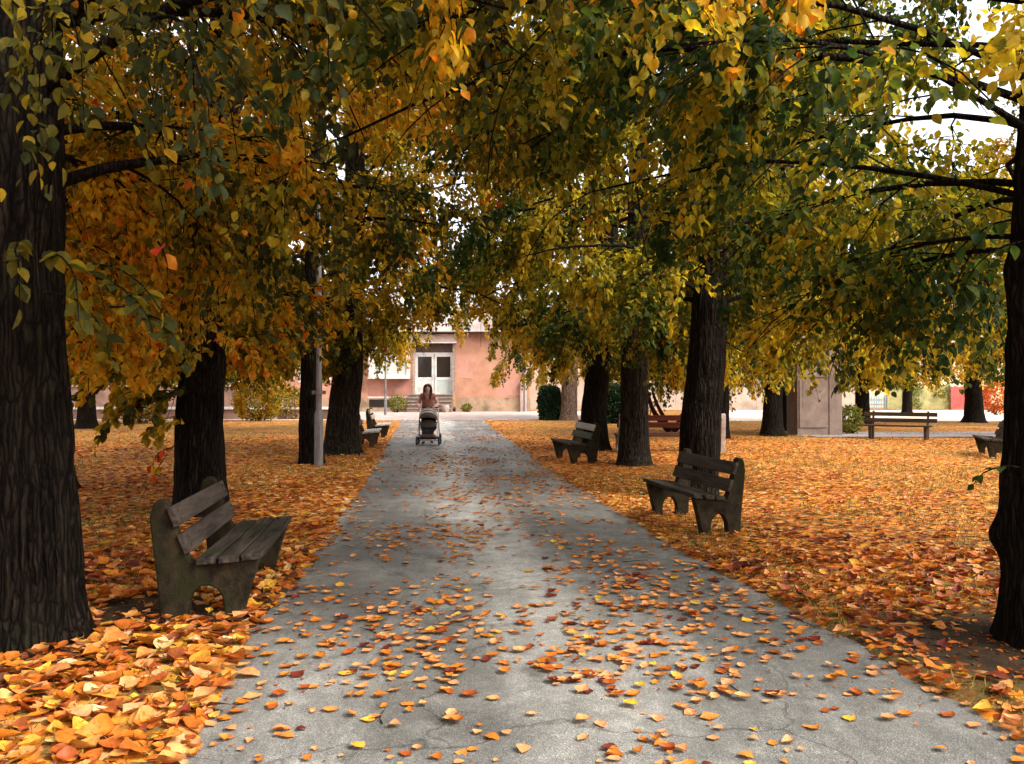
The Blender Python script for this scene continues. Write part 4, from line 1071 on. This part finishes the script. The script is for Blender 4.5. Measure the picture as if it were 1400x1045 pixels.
def fence(label, cat, x0, x1, y, h, wslat, gap, mat, post='pipe', name='fence'):
    t = empty(name, (x0, y, 0)); tag(t, label, cat)
    w = MB(); x = 0
    k = 0
    while x < x1 - x0:
        hh = h + (.05 * math.sin(k * 2.1) + .03 * math.sin(k * .7))
        w.box(x, x + wslat, 0, .03, .06, hh); x += wslat + gap; k += 1
    w.build('slats', M[mat], t)
    w = MB(); w.box(0, x1 - x0, .032, .08, .3, .4); w.box(0, x1 - x0, .032, .08, h - .35, h - .25); w.build('rails', M[post], t)
    nposts = max(2, int((x1 - x0) / 2) + 1)
    for k in range(nposts):
        px = (x1 - x0 - .1) * k / (nposts - 1)
        w = MB(); w.box(px, px + .1, .082, .18, -.1, h + .1); w.build('post', M[post], t)
    return t
M['slat_green'] = simple('yellow_green_boards', (0.24, 0.23, 0.08), (0.44, 0.38, 0.15), 1.1, .8, stain=((0.16, 0.19, 0.06), 1.3))
M['slat_red'] = simple('red_boards', (0.52, 0.055, 0.045), (0.62, 0.09, 0.07), 2, .5)
M['slat_blue'] = simple('grey_blue_boards', (0.22, 0.36, 0.42), (0.36, 0.48, 0.52), 2, .5)
fence('pale green slatted fence with creeper along the far street', 'fence', gnd(1213, 66), gnd(1300, 66), 66, 1.75, .16, .02, 'slat_green')
fence('red board fence panel beside the pale green fence', 'fence', gnd(1300, 65.8), gnd(1352, 65.8), 65.8, 1.72, .22, .012, 'slat_red')
fence('grey blue railing at the end of the pale green fence', 'fence', gnd(1188, 68), gnd(1212, 68), 68, 1.0, .10, .08, 'slat_blue')
b = empty('gate_pillar', (gnd(1181, 44), 44, 0)); tag(b, 'short pink plastered pillar behind the plank bench', 'pillar')
w = MB(); w.box(-.26, .26, 0, .5, -.1, 1.25); w.build('pillar_body', M['pink'], b, bevel=.02)
w = MB(); w.box(-.31, .31, -.05, .55, 1.252, 1.36); w.build('pillar_cap', M['cream'], b, bevel=.02)
rs = np.random.default_rng(5)
n = 1300; P = np.stack([rs.uniform(gnd(1213, 66), gnd(1300, 66), n), rs.uniform(65.8, 65.98, n), rs.uniform(.0, 1, n) ** .8 * 1.9 + .05], -1)
kp = fbm(P[:, 0] * .8, P[:, 2] * .9, 4) > .5; P = P[kp]; n = len(P)
c = empty('creeper', (0, 0, 0)); tag(c, 'yellow green creeper growing over the pale green fence', 'creeper')
link_mesh('foliage', leaves_mesh('foliage', [(LEAF6, P, np.stack([rs.normal(0, 1, n), rs.normal(0, .4, n), -np.ones(n)], -1), np.stack([rs.normal(0, .4, n), -np.ones(n), rs.normal(0.3, .4, n)], -1), rs.uniform(.08, .16, n), rs.uniform(.3, .9, n))]), M['lf_shrub'], c)
# ------------------------------------------------------------------ woman and pushchair
def skin(name, verts, edges, radii, root=0, mat=None, parent=None, sub=2):
    me = bpy.data.meshes.new(name); me.from_pydata([tuple(v) for v in verts], edges, []); me.update()
    o = bpy.data.objects.new(name + '_cage', me); col.objects.link(o)
    o.modifiers.new('skin', 'SKIN')
    for i_, r_ in enumerate(radii):
        s_ = me.skin_vertices[0].data[i_]
        s_.radius = (r_, r_) if not hasattr(r_, '__len__') else r_
        s_.use_root = i_ == root
    m = o.modifiers.new('sub', 'SUBSURF'); m.levels = sub; m.render_levels = sub
    dg = bpy.context.evaluated_depsgraph_get()
    nm = bpy.data.meshes.new_from_object(o.evaluated_get(dg))
    bpy.data.objects.remove(o); bpy.data.meshes.remove(me)
    nm.name = name; nm.materials.clear()
    nm.polygons.foreach_set('use_smooth', np.ones(len(nm.polygons), dtype=bool))
    return link_mesh(name, nm, mat, parent)

class Sk:
    def __init__(s): s.v = []; s.e = []; s.r = []
    def p(s, xyz, r, to=None):
        s.v.append(xyz); s.r.append(r); i_ = len(s.v) - 1
        if to is not None: s.e.append((to, i_))
        return i_
    def chain(s, start, pts):
        k = start
        for xyz, r in pts: k = s.p(xyz, r, k)
        return k

M['skin'] = simple('skin', (0.62, 0.36, 0.27), (0.68, 0.41, 0.31), 8, .5)
M['sweater'] = simple('rust_brown_knit', (0.27, 0.11, 0.07), (0.35, 0.15, 0.095), 14, .9, bump=.3, bscale=120)
M['sleeve'] = simple('pale_pink_cloth', (0.60, 0.36, 0.31), (0.70, 0.45, 0.39), 10, .85, bump=.15)
M['trouser'] = simple('dark_maroon_cloth', (0.07, 0.022, 0.024), (0.11, 0.04, 0.04), 10, .85)
M['hair'] = simple('brown_hair', (0.035, 0.014, 0.010), (0.085, 0.034, 0.022), 22, .5, stretch=(1, 1, .12))
M['shoe'] = simple('black_shoe', (0.015, 0.013, 0.013), (0.03, 0.027, 0.026), 8, .5)
M['lip'] = simple('lip', (0.40, 0.13, 0.11))
WX, WY = -2.36, 24.6
per = empty('person', (WX, WY, 0), R(2)); tag(per, 'woman with long brown hair and rust brown top, walking and pushing a pushchair', 'person')
# body: faces -Y; hands on the handle at (+-.2, -.42, .99)
S = Sk()
pel = S.p((0, .03, .90), (.145, .115)); wa = S.p((0, .02, 1.06), (.115, .095), pel); ch = S.p((0, .0, 1.24), (.135, .105), wa); ut = S.p((0, -.01, 1.345), (.10, .08), ch)
nk = S.p((0, -.02, 1.42), .052, ut); jaw = S.p((0, -.055, 1.485), (.060, .066), nk); hd = S.p((0, -.045, 1.555), (.074, .088), jaw); tp = S.p((0, -.035, 1.625), (.055, .066), hd)
S.p((0, -.158, 1.533), .011, S.p((0, -.135, 1.548), .014, hd))       # nose
for s in (-1, 1):
    S.p((s * .086, -.03, 1.535), .012, hd)                           # ears
    sh = S.p((s * .165, .0, 1.335), .062, ut); el = S.p((s * .27, .02, 1.11), .043, S.p((s * .22, .01, 1.23), .050, sh))
    fo = S.p((s * .245, -.19, 1.04), .037, el); wr = S.p((s * .205, -.36, 1.015), .025, fo)
    pm = S.p((s * .185, -.42, 1.022), (.034, .018), wr)
    for q, (ox, ln) in enumerate(((-.030, .070), (-.010, .080), (.010, .076), (.028, .060))):
        b0 = S.p((s * .185 + ox, -.448, 1.024), .0095, pm)
        b1 = S.p((s * .185 + ox * 1.05, -.470, 1.010), .0090, b0); S.p((s * .185 + ox * 1.05, -.462, 1.010 - ln * .42), .0078, b1)
    t0 = S.p((s * .185 - s * .040, -.425, 1.010), .0105, pm); S.p((s * .185 - s * .050, -.448, .990), .0088, t0)
    hip = S.p((s * .095, .03, .84), .098, pel)
    fy = -.16 if s < 0 else .20                                       # mid stride
    kn = S.p((s * .10, .02 + fy * .62 - .03, .48), .060, hip); an = S.p((s * .10, fy + .06, .085), .038, kn)
    S.p((s * .115, fy - .13, .035), (.040, .022), S.p((s * .11, fy - .02, .045), (.036, .032), an))
body = skin('body', S.v, S.e, S.r, 0, M['skin'], per)
# sweater over the torso, pale sleeves, trousers, shoes
S = Sk(); a = S.p((0, .03, .86), (.190, .150)); b1 = S.p((0, .02, 1.02), (.175, .135), a); c1 = S.p((0, .0, 1.20), (.180, .135), b1); d1 = S.p((0, -.005, 1.33), (.135, .10), c1); S.p((0, -.015, 1.395), .066, d1)
for s in (-1, 1): S.p((s * .215, .005, 1.25), .066, S.p((s * .165, .0, 1.335), .074, d1))
skin('sweater', S.v, S.e, S.r, 0, M['sweater'], per)
for s in (-1, 1):
    S = Sk(); a = S.p((s * .19, .003, 1.28), .066); S.chain(a, [((s * .24, .012, 1.19), .060), ((s * .275, .02, 1.10), .056), ((s * .25, -.19, 1.04), .047), ((s * .215, -.325, 1.018), .036)])
    skin('sleeve', S.v, S.e, S.r, 0, M['sleeve'], per)
S = Sk(); a = S.p((0, .03, .92), (.155, .125))
for s in (-1, 1):
    fy = -.16 if s < 0 else .20
    S.chain(a, [((s * .097, .03, .82), .110), ((s * .10, .02 + fy * .62 - .03, .48), .074), ((s * .10, fy + .06, .11), .056)])
skin('trousers', S.v, S.e, S.r, 0, M['trouser'], per)
for s in (-1, 1):
    fy = -.16 if s < 0 else .20
    S = Sk(); a = S.p((s * .10, fy + .075, .05), (.044, .048)); S.chain(a, [((s * .108, fy - .03, .042), (.047, .040)), ((s * .115, fy - .13, .036), (.046, .030)), ((s * .117, fy - .17, .034), (.034, .024))])
    skin('shoe', S.v, S.e, S.r, 0, M['shoe'], per)
# long hair: a cap with two curtains falling past the shoulders
hb = MB()
def hairf(p):
    if p.y < -.045 and p.z < .035: p.y = -.045 - (p.y + .045) * .1
    if p.z < 0:
        p.z *= 2.2; p.x *= 1.0 + min(.25, -p.z * .9)
    return p
hb.ball((0, -.028, 1.575), (.098, .112, .098), 26, 16, hairf)
h = hb.build('hair', M['hair'], per)
for s in (-1, 1):
    S = Sk(); a = S.p((s * .03, -.10, 1.655), .026); S.chain(a, [((s * .088, -.085, 1.60), .028), ((s * .104, -.070, 1.51), .030), ((s * .108, -.08, 1.41), .034), ((s * .085, -.115, 1.30), .030), ((s * .075, -.125, 1.24), .016)])
    skin('hair_lock', S.v, S.e, S.r, 0, M['hair'], per)
for s in (-1, 1):
    e = MB(); e.ball((s * .030, -.124, 1.562), (.0145, .008, .008), 10, 6); e.build('eye', M['shoe'], per)
    e = MB(); e.box(s * .030 - .019, s * .030 + .019, -.132, -.124, 1.580, 1.586); e.build('eyebrow', M['hair'], per)
e = MB(); e.ball((0, -.118, 1.497), (.025, .010, .0075), 12, 6); e.build('mouth', M['lip'], per)

M['pram_cloth'] = simple('grey_brown_cloth', (0.085, 0.060, 0.052), (0.125, 0.092, 0.08), 18, .9, bump=.2, bscale=90)
M['pram_dark'] = simple('black_cloth', (0.018, 0.014, 0.014), (0.035, 0.028, 0.027), 12, .85)
M['pram_light'] = simple('cream_stripe', (0.62, 0.54, 0.48), (0.72, 0.64, 0.58), 12, .85)
M['pram_metal'] = simple('silver_tube', (0.40, 0.37, 0.36), (0.52, 0.49, 0.48), 6, .35, metal=.8)
M['rubber'] = simple('black_rubber', (0.018, 0.017, 0.016), (0.035, 0.032, 0.03), 20, .8)
pr = empty('pushchair', (-2.27, 23.95, 0), R(1)); tag(pr, 'grey brown pushchair with a cream striped hood on dark wheels', 'pushchair')
# faces -Y; handle at y = +.20 and z = 1.0 meets the woman's hands
w = MB()
for s in (-1, 1):
    w.tube([(s * .25, .20, 1.00), (s * .26, .0, .66), (s * .265, -.30, .22)], .014, 8)
    w.tube([(s * .255, .06, .74), (s * .27, .24, .40), (s * .275, .32, .15)], .013, 8)
w.tube([(-.265, -.29, .23), (.265, -.29, .23)], .012, 8); w.tube([(-.275, .32, .15), (.275, .32, .15)], .012, 8)
w.build('frame', M['pram_metal'], pr)
w = MB(); w.tube([(-.25, .20, 1.0), (-.245, .215, 1.008), (0, .225, 1.012), (.245, .215, 1.008), (.25, .20, 1.0)], .017, 10); w.build('handle', M['pram_dark'], pr)
def hood_pt(f, g):
    a_ = R(22 + 98 * f); b_ = math.pi * g                             # f: from the front rim over the top to the back; g: side to side
    sb = max(0.0, math.sin(b_)) ** .55
    return Vector((-.245 * math.cos(b_), -.03 - .29 * math.cos(a_) * sb, .60 + .40 * math.sin(a_) * sb))
def hood(f0, f1, off, name, mat, par):
    w = MB(); nf, ng = 6, 18; vs = []
    for sgn in (1, 0):
        for i_ in range(nf + 1):
            for j_ in range(ng + 1):
                p = hood_pt(f0 + (f1 - f0) * i_ / nf, j_ / ng); c0 = Vector((0, 0, .60)); vs.append(p + (p - c0).normalized() * (off + .006 * sgn))
    K = (nf + 1) * (ng + 1); fs = []
    for i_ in range(nf):
        for j_ in range(ng):
            q_ = (i_ * (ng + 1) + j_, i_ * (ng + 1) + j_ + 1, (i_ + 1) * (ng + 1) + j_ + 1, (i_ + 1) * (ng + 1) + j_)
            fs.append(q_); fs.append(tuple(K + v for v in reversed(q_)))
    for j_ in range(ng):
        fs.append((j_, K + j_, K + j_ + 1, j_ + 1)); o_ = nf * (ng + 1); fs.append((o_ + j_, o_ + j_ + 1, K + o_ + j_ + 1, K + o_ + j_))
    w.add(vs, fs, True); return w.build(name, mat, par)
hd = hood(0, 1, 0, 'hood', M['pram_cloth'], pr)
for f0 in (.24, .40, .58): hood(f0, f0 + .07, .007, 'stripe', M['pram_light'], hd)
w = MB(); w.box(-.20, .20, .06, .10, .42, .80); w.box(-.20, .20, -.20, .06, .40, .44); w.box(-.215, -.20, -.18, .08, .44, .62); w.box(.20, .215, -.18, .08, .44, .62); w.build('seat', M['pram_dark'], pr, bevel=.012)
w = MB(); w.ball((0, -.19, .56), (.225, .07, .115), 18, 10); w.build('apron', M['pram_cloth'], pr)
w = MB(); w.tube([(-.24, -.06, .60), (-.20, -.27, .63), (0, -.31, .635), (.20, -.27, .63), (.24, -.06, .60)], .014, 8); w.build('bumper_bar', M['pram_dark'], pr)
w = MB(); w.prism([(-.20, .44), (.20, .44), (.11, .27), (-.11, .27)], -.25, -.21, lambda a, b, d: Vector((a, d, b))); w.build('leg_rest', M['pram_dark'], pr, bevel=.01)
w = MB(); w.box(-.20, .20, -.36, -.24, .245, .29); w.build('footrest', M['pram_cloth'], pr, bevel=.014)
w = MB(); w.box(-.22, .22, -.22, .26, .15, .17); w.box(-.22, .22, -.235, -.22, .15, .23); w.box(-.22, -.205, -.22, .26, .17, .25); w.box(.205, .22, -.22, .26, .17, .25); w.build('basket', M['pram_dark'], pr, bevel=.006)
def wheel(x, y, r, wd):
    tv = MB(); n = 24; k = 8
    vs = []; fs = []
    for i_ in range(n):
        a_ = 2 * math.pi * i_ / n
        for j_ in range(k):
            b_ = 2 * math.pi * j_ / k; rr = r - wd * .5 + wd * .5 * math.cos(b_)
            vs.append((x + wd * .5 * math.sin(b_), y + rr * math.cos(a_), r + rr * math.sin(a_)))
    for i_ in range(n):
        for j_ in range(k):
            fs.append((i_ * k + j_, i_ * k + (j_ + 1) % k, ((i_ + 1) % n) * k + (j_ + 1) % k, ((i_ + 1) % n) * k + j_))
    tv.add(vs, fs, True); ty = tv.build('wheel', M['rubber'], pr)
    m_ = MB(); m_.tube([(x - wd * .55, y, r), (x + wd * .55, y, r)], r * .22, 12)
    for q_ in range(5):
        a_ = 2 * math.pi * q_ / 5; m_.tube([(x, y + r * .18 * math.cos(a_), r + r * .18 * math.sin(a_)), (x, y + (r - wd) * math.cos(a_), r + (r - wd) * math.sin(a_))], .008, 6)
    m_.build('rim', M['pram_metal'], ty)
for x in (-.30, .30):
    wheel(x, -.31, .125, .045); wheel(x * 1.0, .33, .145, .045)
w = MB(); w.tube([(-.30, -.31, .125), (.30, -.31, .125)], .010, 8); w.tube([(-.30, .33, .145), (.30, .33, .145)], .010, 8)
for x in (-.28, .28): w.tube([(x * .93, -.29, .23), (x, -.31, .125)], .013, 8)
w.build('axle', M['pram_dark'], pr)

# ------------------------------------------------------------------ fallen leaves
rs = np.random.default_rng(77)
def lie(x, y, rs, zoff, tilt, size, up=None):
    n = len(x); a = rs.uniform(0, 2 * math.pi, n)
    z = np.where(outside(x, y) < -.06, 0.0, gz(x, y)) + zoff
    P = np.stack([x, y, z], -1)
    T = np.stack([np.cos(a), np.sin(a), rs.normal(0, tilt, n)], -1); Nn = np.stack([rs.normal(0, tilt, n), rs.normal(0, tilt, n), np.ones(n)], -1)
    return P, T, Nn
TM = [curled('ovate', .16, .16, 1), curled('ovate', -.12, .10, 2), curled('heart', .14, .12, 3), curled('heart', .08, .30, 4), curled('lobed', .14, .12, 5), curled('ovate', .40, .42, 6)]
TMl = [curled('ovate', .16, .16, 1, 3), curled('heart', .14, .14, 3, 3), curled('lobed', .2, .2, 5, 4)]
def carpet(y0, y1, dens, size, tms, tilt, seed, lim=None):
    rs = np.random.default_rng(seed)
    X = .64 * y1 + 1.6
    n = int(2 * X * (y1 - y0) * dens)
    x = rs.uniform(-X, X, n); y = rs.uniform(y0, y1, n)
    k = np.abs(x) < .62 * y + 1.4
    o = outside(x, y); k &= o > -.03
    k &= ~((np.abs(y - 29) < 1.7) & (x > 9.5) & (rs.random(n) < .85))
    for bx_, by_, br_ in ((-2.96, 5.2, .40), (3.1, 5.2, .36), (-3.76, 10.6, .34), (2.62, 12.2, .35)):
        k &= (x - bx_) ** 2 + (y - by_) ** 2 > br_ ** 2
    cv = cover(x, y) + .15
    k &= rs.random(n) < np.clip(cv, .02, 1) 
    x = x[k]; y = y[k]; n = len(x); out = []
    w_ = rs.integers(0, len(tms), n)
    sz = size * rs.uniform(.55, 1.25, n) * np.where((rs.random(n) < .12) & (x < 0), 1.45, 1) * np.where(x > 0, .85, 1)
    tint = rs.random(n)
    band = fbm(x * .5, y * .35, 91)                                   # whole drifts run redder or yellower
    tint = np.clip(tint * .85 + (band - .5) * .9 + .08 - .06 * ((y < 8) & (x < 0)), 0, 1)
    for q_ in range(len(tms)):
        m_ = w_ == q_
        P, T, Nn = lie(x[m_], y[m_], rs, rs.uniform(.0, .03, m_.sum()), tilt, sz[m_])
        out.append((tms[q_], P, T, Nn, sz[m_], tint[m_]))
    return out
bt = carpet(2.3, 8, 260, .098, TM, .22, 1) + carpet(8, 15, 165, .090, TMl, .15, 2) + carpet(15, 27, 80, .095, TMl, .12, 3) + carpet(27, 44, 14, .10, [TMl[0]], .2, 4)
tag(link_mesh('leaf_litter', leaves_mesh('leaf_litter', bt), M['fallen']), kind='stuff')
# short dry grass between the leaves
def grass(y0, y1, dens, seed, h):
    rs = np.random.default_rng(seed); X = .64 * y1 + 1.6; n = int(2 * X * (y1 - y0) * dens)
    x = rs.uniform(-X, X, n); y = rs.uniform(y0, y1, n); k = (np.abs(x) < .62 * y + 1.4) & (outside(x, y) > .02) & (fbm(x * .6, y * .5, 61) + .25 * (rs.random(n) - .5) > .5)
    for bx_, by_, br_ in BARE: k &= (x - bx_) ** 2 + (y - by_) ** 2 > (br_ * .8) ** 2
    x = x[k]; y = y[k]; n = len(x)
    P = np.stack([x, y, gz(x, y) - .005], -1); T = np.stack([rs.normal(0, .45, n), rs.normal(0, .45, n), np.ones(n)], -1); Nn = np.stack([rs.normal(0, 1, n), rs.normal(0, 1, n), .2 * np.ones(n)], -1)
    bl = (np.array([(-.06, 0, 0), (.06, 0, 0), (.035, .6, .06), (0, 1, .22)]), [(0, 1, 2, 3)])
    return [(bl, P, T, Nn, h * rs.uniform(.5, 1.3, n), rs.random(n))]
M['grass'] = leaf_mat('dry_grass', [(0, (.06, .065, .014)), (.5, (.22, .165, .035)), (1, (.46, .32, .09))], trans=.3)
tag(link_mesh('dry_grass', leaves_mesh('dry_grass', grass(2.3, 9, 700, 5, .06) + grass(9, 18, 260, 6, .07) + grass(18, 30, 80, 7, .08)), M['grass']), kind='stuff')
# single leaves on the asphalt: the nearest ones each an object, the rest one layer
rs = np.random.default_rng(12)
n = 15000
y = 2.9 + 40 * rs.random(n) ** 1.55; u = rs.random(n); x = path_l(y) + u * (path_r(y) - path_l(y))
cl = fbm(x * 1.3, y * .55, 33, 4); edge = np.maximum(np.exp(-u / .06), np.exp(-(1 - u) / .09))
streak = np.exp(-((u - .42) / .16) ** 2) * .5 + np.exp(-((u - .70) / .14) ** 2) * .45
pk = 1.25 * np.clip((cl - .33) * 2.4, 0.10, 1) * (.40 + .8 * streak + .7 * edge) * np.clip(1.25 - y / 45, .25, 1)
k = rs.random(n) < pk
x = x[k]; y = y[k]
o_ = np.argsort(y); x = x[o_]; y = y[o_]
N1 = min(300, len(x))
COL = [('orange', .48), ('amber', .60), ('pale tan', .705), ('yellow', .92), ('dark red', .02), ('rust brown', .27)]
PCOL = [.17, .20, .42, .06, .07, .08]
SH = [('flat oval', TM[1]), ('curled oval', TM[0]), ('heart shaped', TM[2]), ('folded', TM[3]), ('lobed', TM[4]), ('tightly curled', TM[5])]
leafmesh = {}
for i_ in range(N1):
    ci = rs.choice(6, p=PCOL); si = rs.choice(6, p=[.26, .22, .2, .14, .12, .06])
    if (ci, si) not in leafmesh:
        tv, tf = SH[si][1]
        leafmesh[ci, si] = leaves_mesh('fallen_leaf', [((tv, tf), np.zeros((1, 3)), np.array([[0, 1., 0]]), np.array([[0, 0, 1.]]), np.ones(1), np.array([COL[ci][1]]))])
        leafmesh[ci, si].materials.append(M['fallen'])
    o = bpy.data.objects.new('fallen_leaf', leafmesh[ci, si]); col.objects.link(o)
    s = .066 * rs.uniform(.45, 1.25)
    o.scale = (s, s, s * rs.uniform(.7, 1.3)); o.location = (x[i_], y[i_], .003 + .004 * (i_ % 3)); o.rotation_euler = (rs.normal(0, .06), rs.normal(0, .06), rs.uniform(0, 6.28))
    uu = (x[i_] - path_l(y[i_])) / (path_r(y[i_]) - path_l(y[i_]))
    zone = 'at the path edge below the plank bench' if uu < .2 else ('at the path edge towards the knotted trunk' if uu > .8 else ('on mid path' if .35 < uu < .65 else 'on asphalt'))
    dist = 'at picture bottom' if y[i_] < 4.6 else ('between nearest trunks' if y[i_] < 6.4 else 'past nearest trunks')
    tag(o, f'{COL[ci][0]} {SH[si][0]} leaf {zone} {dist}', 'leaf', 'single leaves on the asphalt')
xr, yr = x[N1:], y[N1:]; nr_ = len(xr)
if nr_:
    P = np.stack([xr, yr, .003 + rs.uniform(0, .012, nr_)], -1); a = rs.uniform(0, 6.28, nr_)
    T = np.stack([np.cos(a), np.sin(a), rs.normal(0, .08, nr_)], -1); Nn = np.stack([rs.normal(0, .12, nr_), rs.normal(0, .12, nr_), np.ones(nr_)], -1)
    ti = np.array([c_[1] for c_ in COL])[rs.choice(6, nr_, p=PCOL)] + rs.normal(0, .02, nr_)
    w_ = rs.integers(0, 3, nr_)
    tag(link_mesh('scattered_leaves', leaves_mesh('scattered_leaves', [(TMl[q_], P[w_ == q_], T[w_ == q_], Nn[w_ == q_], .08 * rs.uniform(.55, 1.3, (w_ == q_).sum()), ti[w_ == q_]) for q_ in range(3)]), M['fallen']), kind='stuff')

n = 5200
y = 2.9 + 16 * rs.random(n) ** 1.4; u = rs.random(n); x = path_l(y) + u * (path_r(y) - path_l(y))
pk = np.exp(-u / .05) + np.exp(-(1 - u) / .06) + .25 * (fbm(x * 1.3, y * .55, 33, 4) > .5)
k = rs.random(n) < pk; x, y = x[k], y[k]; n = len(x); a = rs.uniform(0, 6.28, n)
tag(link_mesh('leaf_crumbs', leaves_mesh('leaf_crumbs', [(LEAF6, np.stack([x, y, .003 + rs.uniform(0, .006, n)], -1), np.stack([np.cos(a), np.sin(a), rs.normal(0, .15, n)], -1), np.stack([rs.normal(0, .25, n), rs.normal(0, .25, n), np.ones(n)], -1), rs.uniform(.008, .03, n), rs.uniform(.05, .7, n))]), M['fallen']), kind='stuff')

# twigs and leaf fragments on the soil
n = 420; x = rs.uniform(-7, 7, n); y = rs.uniform(2.8, 13, n); k = (outside(x, y) > -.1) | (rs.random(n) < .06); k &= np.abs(x) < .64 * y + .8; x, y = x[k], y[k]; n = len(x)
a = rs.uniform(0, 6.28, n); ln = rs.uniform(.05, .24, n); bend = rs.normal(0, .25, n)
z = np.where(outside(x, y) < -.06, 0, gz(x, y))
P3 = np.stack([np.stack([x + np.cos(a + bend * t) * ln * t, y + np.sin(a + bend * t) * ln * t, z + .006 + .012 * t * rs.random(n)], -1) for t in (0, .35, .7, 1)], 1)
tag(link_mesh('fallen_twigs', tubes_mesh('fallen_twigs', [(P3, np.repeat(np.array([[.0035, .003, .0025, .0015]]), n, 0), 5)]), M['bark_grey']), kind='stuff')
bx_ = []; 
for cx_, cy_, cr_ in ((3.0, 5.1, 1.0), (-2.2, 6.0, 1.0), (-2.7, 5.0, .8)):
    n = 900; x = cx_ + rs.normal(0, cr_ * .6, n); y = cy_ + rs.normal(0, cr_ * .6, n); k = outside(x, y) > 0; x, y = x[k], y[k]; n = len(x); a = rs.uniform(0, 6.28, n)
    bx_.append((LEAF6, np.stack([x, y, gz(x, y) + rs.uniform(.002, .012, n)], -1), np.stack([np.cos(a), np.sin(a), rs.normal(0, .3, n)], -1), np.stack([rs.normal(0, .4, n), rs.normal(0, .4, n), np.ones(n)], -1), rs.uniform(.008, .045, n), rs.uniform(.02, .55, n)))
tag(link_mesh('leaf_fragments', leaves_mesh('leaf_fragments', bx_), M['fallen']), kind='stuff')

# ------------------------------------------------------------------ light
wd = bpy.data.worlds.new('World'); sc.world = wd; wd.use_nodes = True
nt = wd.node_tree
bg = nt.nodes['Background']; sky = nt.nodes.new('ShaderNodeTexSky'); sky.sky_type = 'NISHITA'; sky.sun_disc = False
SE, SA = 45.0, 118.0      # elevation, compass direction of the sun
sky.sun_elevation = R(SE); sky.sun_rotation = R(SA); sky.dust_density = 4.0; sky.air_density = 1.0
hs = nt.nodes.new('ShaderNodeHueSaturation'); hs.inputs['Saturation'].default_value = .22
nt.links.new(sky.outputs[0], hs.inputs['Color']); nt.links.new(hs.outputs[0], bg.inputs[0]); bg.inputs[1].default_value = .15
sd = bpy.data.lights.new('sun', 'SUN'); sd.energy = 0.85; sd.angle = R(22); sd.color = (1, .93, .82)
so = bpy.data.objects.new('sun', sd); col.objects.link(so)
d = Vector((math.sin(R(SA)) * math.cos(R(SE)), math.cos(R(SA)) * math.cos(R(SE)), math.sin(R(SE))))
so.rotation_euler = d.to_track_quat('Z', 'Y').to_euler(); so.location = (0, 0, 30)
sc.view_settings.view_transform = 'Standard'; sc.view_settings.look = 'None'; sc.view_settings.exposure = 1.88; sc.view_settings.gamma = 1.0
sc.cycles.max_bounces = 8; sc.cycles.diffuse_bounces = 4; sc.cycles.transmission_bounces = 4; sc.cycles.glossy_bounces = 2
